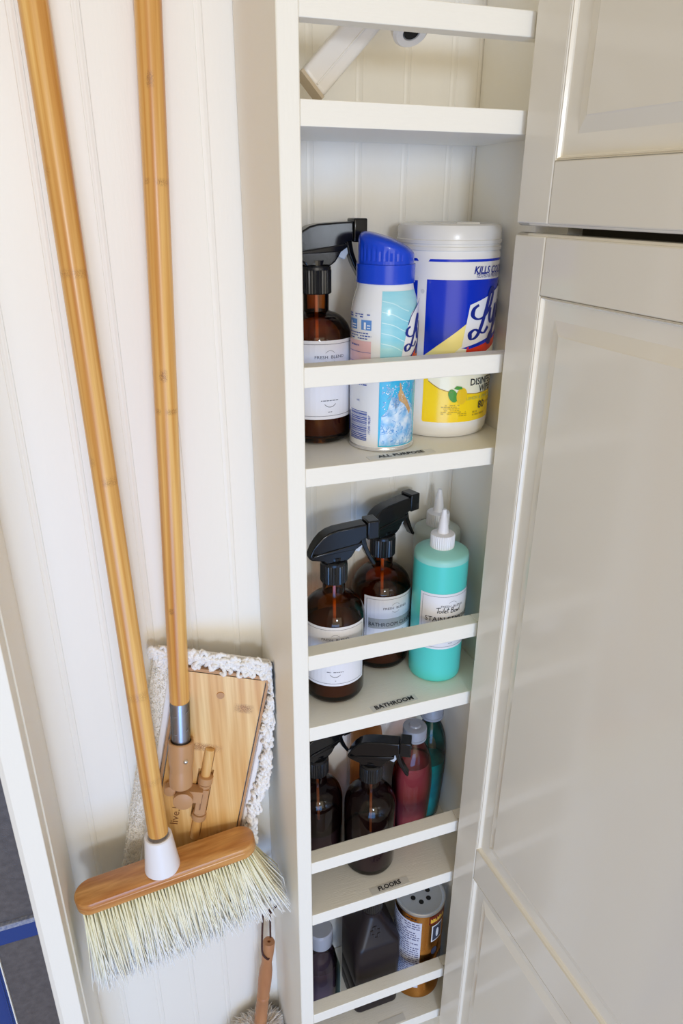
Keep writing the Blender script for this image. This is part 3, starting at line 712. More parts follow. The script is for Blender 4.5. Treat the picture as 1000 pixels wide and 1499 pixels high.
amber_bottle(.3730, 1.1636, s3, R_(2), 'amber glass spray bottle with white label on the ALL PURPOSE shelf', lab=True, lab_a=R_(22), group='amber spray bottles on the shelves')
amber_bottle(.3850, 1.1050, s4, R_(2), 'front amber spray bottle with white label at left of the BATHROOM shelf', lab=True, lab_a=R_(3), group='amber spray bottles on the shelves')
amber_bottle(.5130, 1.1760, s4, R_(20), 'rear amber spray bottle labelled BATHROOM CLEANER beside the turquoise bottle', lab=True, lab_a=R_(30), band='BATHROOM CLEANER', group='amber spray bottles on the shelves')
amber_bottle(.3640, 1.1540, s5, R_(14), 'unlabelled dark amber spray bottle at the far left of the FLOORS shelf', glass=AMBERD, liq=LIQD, rb=.0565, fill=.10, group='amber spray bottles on the shelves')
amber_bottle(.4700, 1.1000, s5, R_(-29), 'unlabelled dark amber spray bottle in front on the FLOORS shelf with nozzle pointing right', glass=AMBERD, liq=LIQD, fill=.08, rb=.0575, group='amber spray bottles on the shelves')

# spray disinfectant can ------------------------------------------------
t = empty('aerosol_can', (.4660, 1.0915, s3), 'white and light blue aerosol can with a bright blue cap', 'spray can', rz=-math.atan2(.4660,  1.0915))
R = .0545
m = MB().lathe([(0, .003), (.050, .003), (.0545, .001), (.0555, .003), (.0545, .006), (R, .010), (R, .2200), (R-.0015, .231), (R-.005, .245), (R-.0090, .257), (.0440, .2660), (.0435, .2680), (0, .2680)], 64); can = m.build('can', CANW, t, angle=40)
MB().lathe([(.0540, .0001), (.0560, .0008), (.0563, .0030), (.0555, .0055), (.0545, .0060)], 64).build('rim', CANM, can)
m = MB(); m.lathe([(.0445, .2650), (.0465, .2660), (.0465, .2935), (.0440, .2940), (.0440, .299)], 64); cap = m.build('cap', CAPB, t, angle=40)
m = MB(); n = 96; vs = []; rings = 16
for j in range(rings+1):
    f = j/rings
    for i in range(n):
        a = 2*PI*i/n
        rr = .0440*(1 if f < .45 else math.sqrt(max(0, 1-((f-.45)/.55)**2.1)))
        x_ = rr*math.cos(a); y_ = rr*math.sin(a)
        top = .3330-.0130*(x_/.044) - .0060*max(0, x_/.044)**2
        z = .2935+(top-.2935)*min(1, f/.62+.0) if f < .62 else top-.0000
        if f >= .55: z = min(z, .2935+(top-.2935)*(.88+.12*math.sin(PI/2*min(1, (f-.55)/.45)))) if f < 1 else top
        z = .2935+(top-.2935)*((f/.45)*.62 if f < .45 else .62+.38*math.sin(PI/2*(f-.45)/.55))
        if f < .42 and -2.6 < (a-2*PI if a > PI else a) < -.9 and i % 3 == 0: x_ *= .972; y_ *= .972
        vs.append((x_, y_, z))
m.add(vs, [(j*n+i, j*n+(i+1) % n, (j+1)*n+(i+1) % n, (j+1)*n+i) for j in range(rings) for i in range(n)]); m.build('cap_top', CAPB, cap, angle=35)
r = R; 
def rfcan(v):   # follows the shoulder of the can
    return R if v < .220 else R-.0015*(v-.220)/.011 if v < .231 else R-.0015-.0035*(v-.231)/.014 if v < .245 else R-.005-.004*(v-.245)/.012
A = R_(-17)*-1*0
P_ = lambda pts_, mt, nm, e=.0004, par=can, rf=None: poly(MB(), pts_, r, 0, e, rf).build(nm, mt, par, smooth=True, angle=60)
Vu = lambda deg: r*R_(deg)
P_([(Vu(-5), .135), (Vu(80), .135), (Vu(80), .256), (Vu(-5), .256)], LBLUE, 'print_panel', rf=rfcan)
P_([(Vu(-5), .008), (Vu(80), .008), (Vu(80), .135), (Vu(-5), .135)], CYAN, 'print_panel')
P_([(Vu(-3), .010), (Vu(66), .010), (Vu(68), .060), (Vu(52), .085), (Vu(38), .078), (Vu(26), .066), (Vu(16), .092), (Vu(10), .070), (Vu(0), .060)], SPLASHW, 'splash', .0006)
m = MB()
for i in range(90):
    u = random.uniform(-3, 66); v = random.choice([random.uniform(.010, .04), random.uniform(.06, .108)]); a = random.uniform(.2, 1.2); L_ = random.uniform(.003, .010)
    stroke(m, [(Vu(u), v), (Vu(u)+L_*math.cos(a), v+L_*math.sin(a)), (Vu(u)+L_*1.4*math.cos(a+.6), v+L_*1.4*math.sin(a+.6))], random.uniform(.0006, .002), lambda uu, vv: wrapr(uu, vv, r, 0, .0008))
m.build('splash_streaks', SPLASH, can, smooth=False, kind='stuff')
m = MB()
for i in range(60):
    u, v = Vu(random.uniform(-2, 50)), random.uniform(.07, .115); q = random.uniform(.0005, .0012)
    poly(m, [(u+q*math.cos(a), v+q*math.sin(a)) for a in (0, 1.05, 2.1, 3.14, 4.2, 5.2)], r, 0, .0009)
m.build('droplet', WPR, can, smooth=False, kind='stuff')
P_([(Vu(28), .096), (Vu(31), .104), (Vu(30), .114), (Vu(33), .114), (Vu(36), .102), (Vu(48), .084), (Vu(58), .068), (Vu(55), .060), (Vu(42), .078), (Vu(30), .086)], TANPR, 'ginger_root', .0010)
m = MB()
for i in range(5):
    v = .238-.016*i; stroke(m, [(Vu(-4), v+.004), (Vu(15), v), (Vu(32), v-.008), (Vu(44), v-.012)], .0014, lambda uu, vv: wrapr(uu, vv, rfcan(vv), 0, .0006))
m.build('print_waves', mat('pale_aqua_print', (.55, .82, .88), .2), can, smooth=False, kind='stuff')
P_([(Vu(29), .145), (Vu(80), .165), (Vu(80), .240), (Vu(50), .2230), (Vu(43), .206)], WPR, 'logo_field', .0008)
P_([(Vu(38), .140), (Vu(80), .140), (Vu(80), .176)], RED, 'logo_edge', .0010)
m = MB(); stroke(m, [(Vu(43), .205), (Vu(52), .2215), (Vu(80), .243)], .0014, lambda uu, vv: wrapr(uu, vv, r, 0, .0012)); stroke(m, [(Vu(34), .139), (Vu(56), .158), (Vu(80), .178)], .0024, lambda uu, vv: wrapr(uu, vv, r, 0, .0012)); m.build('logo_outline', NAVY, can, smooth=False, kind='stuff')
m = MB()
def script_L(m, u0, v0, sc, r, a0, e):
    """handwritten capital L, y, s, o, l"""
    fn = lambda uu, vv: wrapr(uu, vv, r, a0, e)
    T = lambda P: [(u0+x_*sc, v0+y_*sc) for x_, y_ in P]
    w = (.035*sc, .105*sc)
    stroke(m, T([(.06, .70), (-.06, .62), (-.08, .48), (.06, .40), (.26, .46), (.44, .68), (.52, .94), (.48, 1.04), (.40, .96), (.30, .62), (.18, .26), (.06, .04), (-.08, -.02), (-.12, .10), (0, .18), (.14, .12), (.28, .10), (.40, .22)]), w, fn)
    stroke(m, T([(.46, .62), (.44, .40), (.52, .30), (.62, .44), (.70, .68), (.66, .40), (.60, .10), (.52, -.14), (.44, -.12), (.50, .04), (.68, .22), (.80, .40)]), w, fn)
    stroke(m, T([(.80, .40), (.92, .74), (.94, .60), (1.00, .44), (.96, .30), (.84, .28)]), w, fn)
    stroke(m, T([(1.02, .34), (1.14, .60), (1.20, .44), (1.10, .34), (1.08, .56), (1.24, .62), (1.34, .50)]), w, fn)
    stroke(m, T([(1.30, .40), (1.46, .80), (1.50, 1.02), (1.42, .92), (1.38, .56), (1.44, .36), (1.56, .46)]), w, fn)
script_L(m, Vu(45), .166, .052, r, 0, .0014)
m.build('logo_lettering', NAVY, can, smooth=False, kind='stuff')
P_([(Vu(-80), .1300), (Vu(-21), .1300), (Vu(-21), .1800), (Vu(-80), .1800)], PINKP, 'pink_box')
P_([(Vu(-41), .197), (Vu(-21), .197), (Vu(-21), .2125), (Vu(-41), .2125)], mat('pale_blue_print', (.12, .28, .62), .3), 'icon')
P_([(Vu(-76), .197), (Vu(-51), .197), (Vu(-51), .2125), (Vu(-76), .2125)], mat('pale_blue_print', (.12, .28, .62), .3), 'icon')
m = MB()
fineprint(m, Vu(-80), Vu(-19), .215, .2225, 2, .0026, r, 0); fineprint(m, Vu(-80), Vu(-21), .1815, .194, 3, .0026, r, 0); fineprint(m, Vu(-75), Vu(-45), .170, .175, 1, .0034, r, 0, .0012)
fineprint(m, Vu(-75), Vu(-22), .107, .113, 1, .0032, r, 0); poly(m, rrect(Vu(-78), Vu(-21), .162, .1626), r, 0, .0012); poly(m, rrect(Vu(-78), Vu(-21), .146, .1466), r, 0, .0012)
text(m, 'AIR', .0045, Vu(-45), .082, r, 0)
v = .016
while v < .066:
    h = random.choice([.0006, .0006, .0012, .0018]); poly(m, rrect(Vu(-67), Vu(-26), v, v+h), r, 0); v += h+random.choice([.0007, .0012])
text(m, '19200 98287', .0062, Vu(-19), .044, r, 0, rot=PI/2)
m.build('fine_print', mat('blue_fine_print', (.03, .08, .38), .4), can, smooth=False, kind='stuff')
m = MB()
for (u0_, u1_) in ((-40, -22), (-75, -52)):
    poly(m, rrect(Vu(u0_+5), Vu(u0_+9), .198, .209), r, 0, .0008); poly(m, rrect(Vu(u0_+11), Vu(u1_-1), .2035, .2050), r, 0, .0008); poly(m, rrect(Vu(u0_+11), Vu(u1_-1), .1995, .2010), r, 0, .0008)
m.build('icon_print', WPR, can, smooth=False, kind='stuff')
P_(rrect(Vu(-80), Vu(-72), .025, .060), NAVY, 'print_panel')

# wipes canister ------------------------------------------------------
t = empty('wipes_canister', (.6048, 1.1500, s3), 'large white, blue and yellow canister of disinfecting wipes with pale lid', 'canister', rz=-math.atan2(.6048,  1.1500))
R = .0875
m = MB().lathe([(0, .002), (.076, 0), (.083, .003), (.0865, .012), (R, .024), (R, .306), (R-.002, .309), (R-.003, .312), (R-.003, .316), (0, .316)], 72); bd = m.build('body', WIPESB, t, angle=50)
m = MB().lathe([(R-.002, .310), (R+.0003, .311), (R+.0003, .316), (R-.0010, .317), (R-.0010, .320), (R+.0003, .321), (R+.0003, .326), (R-.0010, .327), (R-.0012, .342), (R-.004, .348), (R-.010, .3505), (R-.014, .3490), (.03, .349), (0, .349)], 72); lid = m.build('lid', WIPESL, t, angle=35)
MB().box(.010, .048, -.060, -.045, .348, .353).build('lid_tab', WIPESL, lid, bevel=.003, seg=3)
r = R; Vu = lambda deg: r*R_(deg)
P_ = lambda pts_, mt, nm, e=.0004: poly(MB(), pts_, r, 0, e).build(nm, mt, bd, smooth=True, angle=60)
c_ = -12
P_(rrect(Vu(-18.5), Vu(98), .0300, .1300, .004), YEL, 'print_yellow')
P_([(Vu(-20.3), .142), (Vu(98), .142), (Vu(98), .2670), (Vu(-20.5), .2670)], BLU, 'print_blue', .0005)
P_([(Vu(-20.3), .1440), (Vu(-4), .1640), (Vu(24.6), .197), (Vu(98), .235), (Vu(98), .122), (Vu(-19), .122)], YEL2, 'print_pale_yellow', .0007)
P_([(Vu(-13), .1026), (Vu(0), .090), (Vu(17), .083), (Vu(45), .0785), (Vu(98), .0785), (Vu(98), .125), (Vu(-16), .125)], CREAM, 'print_cream', .0008)
P_([(Vu(-2), .128), (Vu(98), .100), (Vu(98), .175), (Vu(20), .160)], CREAM, 'print_cream', .0009)
P_([(Vu(-20), .2945), (Vu(98), .2945), (Vu(98), .2985), (Vu(-18), .2985)], BLU, 'print_bar')
P_([(Vu(-75), .2945), (Vu(-31.5), .2945), (Vu(-33.5), .2985), (Vu(-75), .2985)], BLU, 'print_bar')
P_([(Vu(-80), .120), (Vu(-31), .120), (Vu(-31.5), .2645), (Vu(-80), .2645)], BLU, 'print_blue')
P_([(Vu(21), .1580), (Vu(98), .186), (Vu(98), .266), (Vu(78), .253), (Vu(28), .2280)], WPR, 'logo_field', .0011)
P_([(Vu(30), .1560), (Vu(98), .178), (Vu(98), .187), (Vu(21), .1580)], BLU, 'logo_edge', .0013)
P_([(Vu(26), .1420), (Vu(44), .1440), (Vu(98), .166), (Vu(98), .180), (Vu(27.5), .1590)], RED, 'logo_edge', .0012)
m = MB(); script_L(m, Vu(36), .174, .076, r, 0, .0016); m.build('logo_lettering', NAVY, bd, smooth=False, kind='stuff')
m = MB(); text(m, 'KILLS COLD & FLU', .0160, Vu(29.5), .2765, r, 0, .0010, align='LEFT', shear=.2, sx=.88, bold=.0004); m.build('lettering', NAVY, bd, smooth=False)
m = MB(); text(m, 'TESTED & PROVEN TO PROTECT', .0088, Vu(32), .2700, r, 0, .0012, align='LEFT', shear=.25, sx=.80); m.build('lettering', NAVY, bd, smooth=False)
m = MB(); text(m, 'DISINFECTING', .0165, Vu(35.5), .0935, r, 0, .0014, align='LEFT', sx=.95, bold=.0003); m.build('lettering', INKD, bd, smooth=False)
m = MB(); text(m, 'WIPES', .0165, Vu(50), .0800, r, 0, .0014, align='LEFT', sx=.95, bold=.0003); m.build('lettering', INKD, bd, smooth=False)
m = MB(); text(m, '80', .0190, Vu(50), .0505, r, 0, .0014, align='LEFT', bold=.0002); m.build('lettering', INKD, bd, smooth=False)
m = MB(); text(m, 'COUNT', .0065, Vu(65), .0560, r, 0, .0014, align='LEFT'); m.build('lettering', INKD, bd, smooth=False)
m = MB(); text(m, 'LEMON & LIME BLOSSOM', .0080, Vu(32), .0680, r, 0, .0014, align='LEFT', sx=.95); m.build('lettering', LTGRN, bd, smooth=False)
m = MB(); stroke(m, [(Vu(-13), .1026), (Vu(0), .090), (Vu(17), .083), (Vu(40), .0785), (Vu(60), .0785), (Vu(76), .0796)], .0010, lambda u, v: wrapr(u, v, r, 0, .0015))
m.build('outline', mat('brown_line', (.30, .16, .02), .4), bd, smooth=False)
m = MB(); fineprint(m, Vu(3), Vu(24), .044, .062, 6, .0022, r, 0, .0010); fineprint(m, Vu(24), Vu(34), .040, .050, 3, .0026, r, 0, .0010); fineprint(m, Vu(42), Vu(70), .0380, .0480, 2, .0050, r, 0, .0010)
m.build('fine_print', mat('olive_print', (.52, .36, .01), .4), bd, smooth=False, kind='stuff')
m = MB(); poly(m, [(Vu(26)+.0100*math.cos(a), .0765+.0145*math.sin(a)) for a in [2*PI*i/20 for i in range(20)]], r, 0, .0018); m.build('print_lemon', LEMON, bd, smooth=False)
m = MB(); poly(m, [(Vu(15.5)+.0080*math.cos(a)-.003*math.sin(a), .0775+.0115*math.sin(a)) for a in [2*PI*i/16 for i in range(16)]], r, 0, .0016)
poly(m, [(Vu(16), .0900), (Vu(19), .0945), (Vu(25), .0930), (Vu(26), .0890), (Vu(20), .0880)], r, 0, .0020); m.build('print_leaf', GRN, bd, smooth=False, kind='stuff')
P_([(Vu(-25)+.0035*math.cos(a), .248+.0035*math.sin(a)) for a in [2*PI*i/14 for i in range(14)]], mat('faint_smudge', (.62, .62, .62), .5), 'smudge')

# twist-cap bottles on the bathroom shelf -------------------------------
def twist_bottle(X, Y, Z, label, body, lab, R=.053):
    t = empty('squeeze_bottle', (X, Y, Z), label, 'bottle', 'twist-cap bottles on the BATHROOM shelf', rz=-math.atan2(X, Y))
    MB().lathe([(0, .001), (R-.006, 0), (R-.001, .004), (R, .010), (R, .2640)], 60).build('body', body[0], t, angle=60)
    MB().lathe([(R, .2640), (R, .2700), (R-.0012, .2745), (R-.005, .2775), (.030, .2835), (.021, .2845), (0, .2845)], 60).build('shoulder', body[-1], t, angle=60)
    m = MB().lathe([(.022, .2830), (.0235, .2840), (.0235, .3090), (.0225, .3110), (.012, .3135)], 72, ribs=1, rd=.0009); cp = m.build('cap', WHITEP, t, angle=30)
    MB().lathe([(.0122, .311), (.0115, .316), (.0105, .318), (.0078, .342), (.0070, .343), (.0045, .358), (.0042, .3605), (0, .361)], 28).build('tip', WHITEP, cp, angle=40)
    if lab:
        r = R+.0002; a0 = R_(32); v0, v1 = .0820, .2060; hw_ = .0660
        pp = poly(MB(), rrect(-hw_, hw_, v0, v1), r, a0, .0004).build('label', PAPER, t, smooth=True, angle=60)
        E_ = MB(); tk = .0006; b_ = .005
        for q_ in (rrect(-hw_+b_, hw_-b_, v0+b_, v0+b_+tk), rrect(-hw_+b_, hw_-b_, v1-b_-tk, v1-b_), rrect(-hw_+b_, -hw_+b_+tk, v0+b_, v1-b_), rrect(hw_-b_-tk, hw_-b_, v0+b_, v1-b_)): poly(E_, q_, r, a0, .0007)
        E_.build('border', INK, pp, smooth=False)
        E_ = MB(); text(E_, 'FRESH  BLEND', .0068, 0, v1-.0290, r, a0, .0008, sx=1.1)
        f_ = lambda u, v: wrapr(u, v, r, a0, .0008)
        stroke(E_, [(-.008, v1-.020), (-.003, v1-.0165), (.003, v1-.0165), (.008, v1-.020)], .0005, f_)
        fineprint(E_, -.004, .004, v0+.011, v0+.014, 1, .0018, r, a0); E_.build('small_print', INK, pp, smooth=False, kind='stuff')
        E_ = MB(); text(E_, 'STAIN REMOVER', .0148, 0, v1-.0600, r, a0, .0009, sx=.98); E_.build('lettering', INKD, pp, smooth=False)
        # handwriting
        E_ = MB(); h = .0135; u = -.0320; v = v1-.0415; w = .0013
        T = lambda P, du=0, sc=1: [(u+du+x_*h*sc, v+y_*h*sc) for x_, y_ in P]
        stroke(E_, T([(0, .82), (.3, .88), (.62, .92)]), w, f_); stroke(E_, T([(.34, .90), (.26, .45), (.16, 0)]), w, f_)
        stroke(E_, T([(.58, .42), (.42, .30), (.42, .08), (.60, .06), (.72, .26), (.60, .42)]), w, f_)
        stroke(E_, T([(.88, .45), (.84, .2), (.94, .05)]), w, f_); stroke(E_, T([(.93, .62), (.95, .66)]), w, f_)
        stroke(E_, T([(1.14, .9), (1.06, .45), (1.12, .06)]), w, f_)
        stroke(E_, T([(1.24, .26), (1.40, .30), (1.42, .42), (1.28, .44), (1.22, .20), (1.34, .05), (1.50, .12)]), w, f_)
        stroke(E_, T([(1.72, .88), (1.64, .40), (1.70, .06)]), w, f_); stroke(E_, T([(1.50, .58), (1.88, .64)]), w, f_)
        stroke(E_, T([(2.26, .90), (2.18, .45), (2.12, .04)]), w, f_); stroke(E_, T([(2.20, .88), (2.46, .88), (2.46, .62), (2.22, .52), (2.52, .42), (2.50, .14), (2.14, .05)]), w, f_)
        stroke(E_, T([(2.84, .44), (2.68, .32), (2.68, .12), (2.84, .08), (2.94, .28), (2.84, .44)]), w, f_)
        stroke(E_, T([(3.06, .46), (3.10, .10), (3.22, .34), (3.30, .10), (3.42, .50)]), w, f_)
        stroke(E_, T([(3.64, .95), (3.54, .45), (3.60, .08)]), w, f_)
        E_.build('handwriting', INKD, pp, smooth=False)
    return t
twist_bottle(.6020, 1.0940, s4, 'turquoise twist-cap bottle labelled Toilet Bowl STAIN REMOVER', (TURQ, TURQP), True)
twist_bottle(.6400, 1.1885, s4, 'frosted pale twist-cap bottle behind the turquoise bottle', (FROSTB,), False, .048)

# floor shelf soap bottles ----------------------------------------------
def soap(X, Y, label, rz, rx, ry, pet, liq, fill, taper=.78, topz=.318):
    t = empty('soap_bottle', (X, Y, s5), label, 'bottle', 'clear soap bottles on the FLOORS shelf'); t.rotation_euler.z = rz
    P = [(0, .001), (.60, 0), (taper, .010), (taper+.05, .04), (.93, .10), (1.0, .160), (.98, .200), (.88, .235), (.72, .262), (.52, .282), (.37, .292), (.34, .296), (.34, topz)]
    m = MB(); out = [(a*rx, z) for a, z in P]; inn = [(max(0, a*rx-.0025) if z > .002 else 0, max(z, .004)) for a, z in reversed(P[1:])]+[(0, .004)]
    def shape(mb, pr, off=0):
        mb.lathe(pr, 52)
        k = []
        for (x_, y_, z) in mb.v:
            f = ry/rx if z < .20 else ry/rx+(1-ry/rx)*min(1, (z-.20)/.09); k.append((x_, y_*f, z))
        mb.v = k; return mb
    shape(m, out); b_ = m.build('body', pet, t, angle=60)
    lp = [(0, .0046)]+[(max(.001, a*rx-.0032), max(z, .0046)) for a, z in P[1:] if z < fill]
    fr = None
    for i in range(len(P)-1):
        if P[i][1] <= fill <= P[i+1][1]: fr = P[i][0]+(P[i+1][0]-P[i][0])*(fill-P[i][1])/(P[i+1][1]-P[i][1])
    lp += [(fr*rx-.0032, fill), (0, fill)]
    shape(MB(), lp).build('liquid', liq, t, angle=60)
    c = MB(); c.lathe([(.0255, .2995), (.0272, .301), (.0272, .306), (.0258, .307), (.0258, .309), (.0268, .310), (.0268, .328), (.0258, .330), (.0220, .332), (.014, .3325), (.012, .336), (.0095, .337), (0, .337)], 48); c.build('cap', CAPCL, t, angle=30)
    return t
soap(.5830, 1.1250, 'clear soap bottle of rose pink liquid with clear cap beside the teal one', R_(0), .0480, .0360, CLRP, PINKL, .232)
soap(.6525, 1.1780, 'clear soap bottle of dark teal liquid with clear cap at the right end', R_(0), .0420, .0340, CLR, TEALL, .172, topz=.318)
t = empty('oil_bottle', (.4980, 1.1990, s5), 'orange bottle with red and black label at the back of the FLOORS shelf', 'bottle')
MB().lathe([(0, .001), (.034, 0), (.038, .006), (.038, .26), (.034, .29), (.020, .318), (.018, .340), (0, .340)], 44).build('body', ORG, t, angle=60)
MB().lathe([(.0195, .336), (.0195, .352), (0, .352)], 30).build('cap', mat('orange_cap', (.50, .12, .03), .4), t)
lb = poly(MB(), rrect(-.035, .058, .060, .2000), .0382, R_(25), .0004).build('label', mat('black_print', (.02, .012, .012), .3), t, angle=60)
poly(MB(), rrect(-.010, .020, .165, .192), .0382, R_(25), .0008).build('print_panel', RED, lb)
m = MB(); fineprint(m, .022, .050, .10, .19, 9, .006, .0382, R_(25), .0008); m.build('fine_print', COPPER, lb)

# bottom shelf ----------------------------------------------------------
t = empty('clear_bottle', (.3560, 1.1150, s6), 'clear bottle with violet liquid and small green side label at left of the lowest shelf', 'bottle')
def oval(mb, pr, rx, ry):
    mb.lathe(pr, 48); mb.v = [(x_, y_*ry/rx, z) for x_, y_, z in mb.v]; return mb
oval(MB(), [(0, .001), (.038, 0), (.043, .008), (.044, .12), (.042, .16), (.036, .195), (.028, .215), (.026, .222), (.027, .226), (.027, .262)], .044, .036).build('body', PURP, t, angle=50)
oval(MB(), [(0, .005), (.038, .011), (.0395, .12), (.038, .150), (0, .150)], .0395, .0315).build('liquid', PURPL, t, angle=50)
MB().lathe([(.029, .236), (.030, .238), (.030, .278), (.027, .283), (0, .283)], 40).build('cap', CAPCL, t, angle=30)
MB().box(.0445, .0452, -.020, .020, .02, .150).build('label', mat('green_grey_label', (.22, .30, .25), .5), t)
m = MB(); 
for i in range(9): m.box(.0453, .0455, -.016, random.uniform(.004, .016), .03+i*.012, .034+i*.012)
m.build('fine_print', WPR, t, smooth=False)

t = empty('peroxide_bottle', (.4870, 1.1130, s6), 'dark brown square-shouldered plastic bottle with a raised cross in the middle of the lowest shelf', 'bottle')
m = MB(); hw_ = .0600; N = 10
def sqring(h, z, c, hy=None):
    hy = hy or h; out = []
    for cx_, cy_, a0 in ((h-c, hy-c, 0), (-h+c, hy-c, PI/2), (-h+c, -hy+c, PI), (h-c, -hy+c, 3*PI/2)):
        for i in range(7): out.append((cx_+c*math.cos(a0+PI/2*i/6), cy_+c*math.sin(a0+PI/2*i/6), z))
    return out
lv = [(.052, 0, .014, None), (.0580, .006, .016, None), (.0585, .040, .016, None), (.0572, .044, .016, None), (.0585, .048, .016, None), (.0585, .095, .016, None), (.0572, .099, .016, None), (.0585, .103, .016, None), (.0590, .140, .016, None), (.0590, .226, .016, None), (.0575, .234, .018, None), (.0540, .240, .020, None), (.0240, .2880, .0225, None), (.0225, .2930, .0220, None), (.0225, .300, .0220, None), (.0262, .301, .026, None), (.0262, .305, .026, None), (.021, .306, .0209, None), (.021, .316, .0209, None)]
rings_ = [sqring(h, z, c, hy) for h, z, c, hy in lv]; kk = len(rings_[0]); vs = sum(rings_, [])
m.add(vs, [(a*kk+j, a*kk+(j+1) % kk, (a+1)*kk+(j+1) % kk, (a+1)*kk+j) for a in range(len(rings_)-1) for j in range(kk)]+[tuple(reversed(range(kk))), tuple((len(rings_)-1)*kk+j for j in range(kk))])
pb = m.build('body', PEROX, t, angle=35)
m = MB(); dy_, dz_ = .0300, .0480; L0 = math.hypot(dy_, dz_)
def onslope(u, v, e=.0): # front shoulder slope plane
    f = v; return (u-.004, -.0540+dy_*f-e*dz_/L0, .240+dz_*f+e*dy_/L0)
w = .0045; a_ = .012
cr = [(-w, -a_), (w, -a_), (w, -w), (a_, -w), (a_, w), (w, w), (w, a_), (-w, a_), (-w, w), (-a_, w), (-a_, -w), (-w, -w)]
for i in range(12):
    p, q = cr[i], cr[(i+1) % 12]
    m.tube([onslope(p[0], .48+p[1]/L0, .0008), onslope(q[0], .48+q[1]/L0, .0008)], .0010, 6)
m.build('raised_cross', PEROX, pb)
MB().lathe([(.026, .3065), (.0275, .308), (.0275, .339), (.025, .342), (0, .342)], 72, ribs=1, rd=.001).build('cap', BLACKR, t, angle=30)

t = empty('shaker_canister', (.6140, 1.1020, s6), 'copper-coloured powder canister with perforated tin lid at right of the lowest shelf', 'canister', rz=-math.atan2(.6140,  1.1020))
R = .0610
MB().lathe([(0, .002), (R-.003, 0), (R+.001, .002), (R+.001, .007), (R, .009), (R, .300), (R-.002, .304)], 60).build('body', COPPER, t, angle=50)
m = MB().lathe([(R-.001, .298), (R+.0012, .302), (R+.0012, .3080), (R-.001, .3095), (R-.0045, .3085), (R-.007, .3050), (.02, .3050), (0, .3050)], 60); ld = m.build('lid', LIDM, t, angle=30)
m = MB()
for i in range(6):
    a = R_(60*i-20); m.lathe([(0, .3052), (.0062, .3052), (.0062, .3056), (0, .3056)], 16, cx=.022*math.cos(a), cy=.022*math.sin(a))
m.build('shaker_hole', HOLE, ld)
r = R
lb = poly(MB(), rrect(r*R_(-95), r*R_(9), .040, .280), r, 0, .0005).build('back_label', LAVL, t, angle=60)
m = MB(); random.seed(3); fineprint(m, r*R_(-90), r*R_(5), .045, .276, 30, .0046, r, 0, .0009, .93); m.build('fine_print', mat('violet_ink', (.10, .10, .22), .5), lb, smooth=False)
p = poly(MB(), [(r*R_(26), .270), (r*R_(85), .262), (r*R_(85), .297), (r*R_(26), .297)], r, 0, .0005).build('logo_panel', MAROON, t, angle=60)
m = MB(); 
for i in range(7): a = R_(32+i*6); poly(m, [(r*a-.003, .275), (r*a+.003, .275), (r*a+.003, .2755+.012*math.sin(i+1)**2), (r*a-.003, .290)], r, 0, .0009)
m.build('logo_mark', GOLD, p)
p = poly(MB(), rrect(r*R_(34), r*R_(66), .205, .262), r, 0, .0005).build('print_panel', WPR, t, angle=60)
poly(MB(), rrect(r*R_(37), r*R_(64), .209, .258), r, 0, .0009).build('print_inset', mat('slate_print', (.04, .05, .09), .3), p, angle=60)
m = MB(); poly(m, [(r*R_(50)+.005*math.cos(a), .233+.016*math.sin(a)) for a in [2*PI*i/14 for i in range(14)]], r, 0, .0013); m.build('print_figure', WPR, p)
poly(MB(), [(r*R_(45)+.009*math.cos(a), .168+.013*math.sin(a)) for a in [2*PI*i/18 for i in range(18)]], r, 0, .0005).build('print_seal', mat('slate_print', (.04, .05, .09), .3), t, angle=60)
poly(MB(), [(r*R_(38), .090), (r*R_(85), .060), (r*R_(85), .140), (r*R_(60), .140)], r, 0, .0005).build('print_base', mat('slate_print', (.04, .05, .09), .3), t, angle=60)
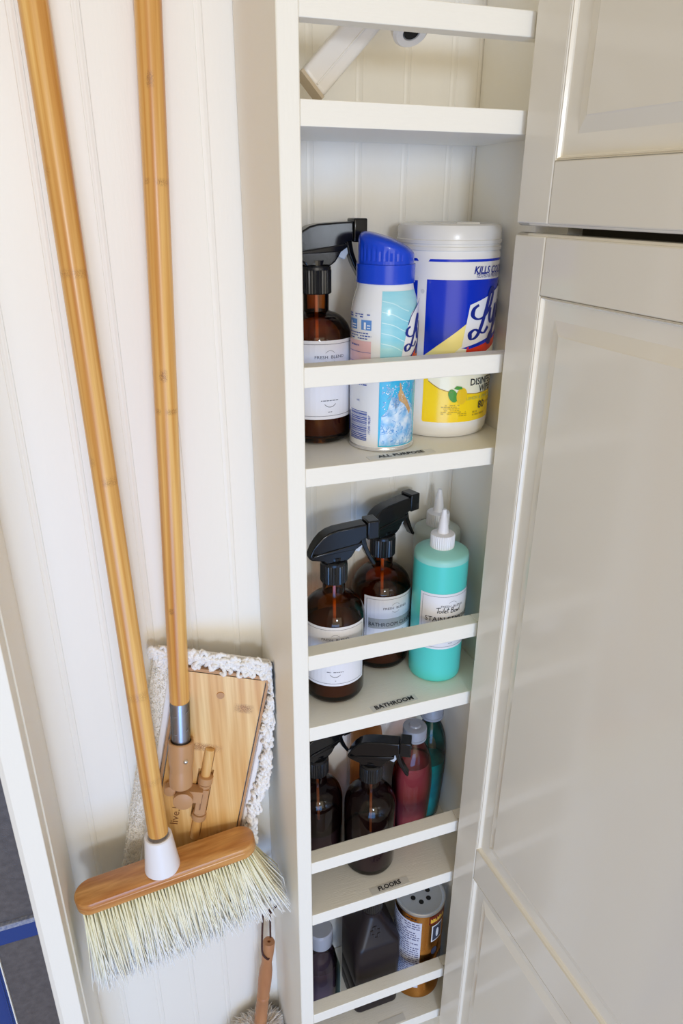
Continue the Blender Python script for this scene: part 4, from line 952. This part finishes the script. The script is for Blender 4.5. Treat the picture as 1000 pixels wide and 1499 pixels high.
m = MB(); fineprint(m, r*R_(-30), r*R_(-4), .286, .292, 1, .0046, r, 0); m.build('fine_print', INKD, t, smooth=False, kind='stuff')

# white folding tool on the upper shelf ----------------------------------
t = empty('folding_bracket', (.345, 1.11, .1159), 'white plastic angled arm with a round nozzle lying on the upper shelf', 'attachment')
def V(x_, y_, z_): return Vector((x_-.345, y_-1.11, z_-.1159))
a0 = V(.342, 1.085, .1420); a1 = V(.4700, 1.130, .2620); ax = (a1-a0).normalized(); sd = Vector((0, -1, 0)); sd = (sd-ax*sd.dot(ax)).normalized(); nr = ax.cross(sd)
m = MB(); 
def bar(mb, w0, w1, d0, d1, l0, l1):
    vs = [a0+ax*l+nr*w+sd*d for l in (l0, l1) for (w, d) in ((w0, d0), (w1, d0), (w1, d1), (w0, d1))]
    mb.add(vs, [(0, 1, 2, 3), (4, 7, 6, 5), (0, 4, 5, 1), (1, 5, 6, 2), (2, 6, 7, 3), (3, 7, 4, 0)])
LL = (a1-a0).length
bar(m, -.0215, .0215, -.012, .012, 0, LL); arm = m.build('arm', NOZM, t, bevel=.006, seg=4)
m = MB(); bar(m, .0030, .0055, .0110, .0135, .002, LL); m.build('ridge', NOZM, arm, bevel=.0008)
m = MB(); bar(m, -.022, .022, -.010, .010, -.004, .001); m.build('end_cap', mat('beige_plastic', (.55, .46, .34), .5), arm)
p0 = V(.460, 1.13, .258); p1 = V(.520, 1.110, .246)
m = MB(); m.tube([p0, (p0+p1)/2, p1], [.020, .018, .016], 24); m.build('tube', NOZM, t)
m = MB(); m.lathe([(.010, .020), (.0125, .0005), (.022, 0), (.026, .004), (.027, .016), (.0240, .040), (.018, .050)], 36); m.xf(Matrix.Translation(V(.4920, 1.085, .2120)) @ Matrix.Rotation(R_(-38), 4, 'X')); nz = m.build('nozzle', NOZM, t, angle=40)
m = MB(); m.lathe([(0, .001), (.0105, .001), (.0105, .003), (0, .003)], 24); m.xf(Matrix.Translation(V(.4920, 1.085, .2120)) @ Matrix.Rotation(R_(-38), 4, 'X')); m.build('bore', HOLE, nz)
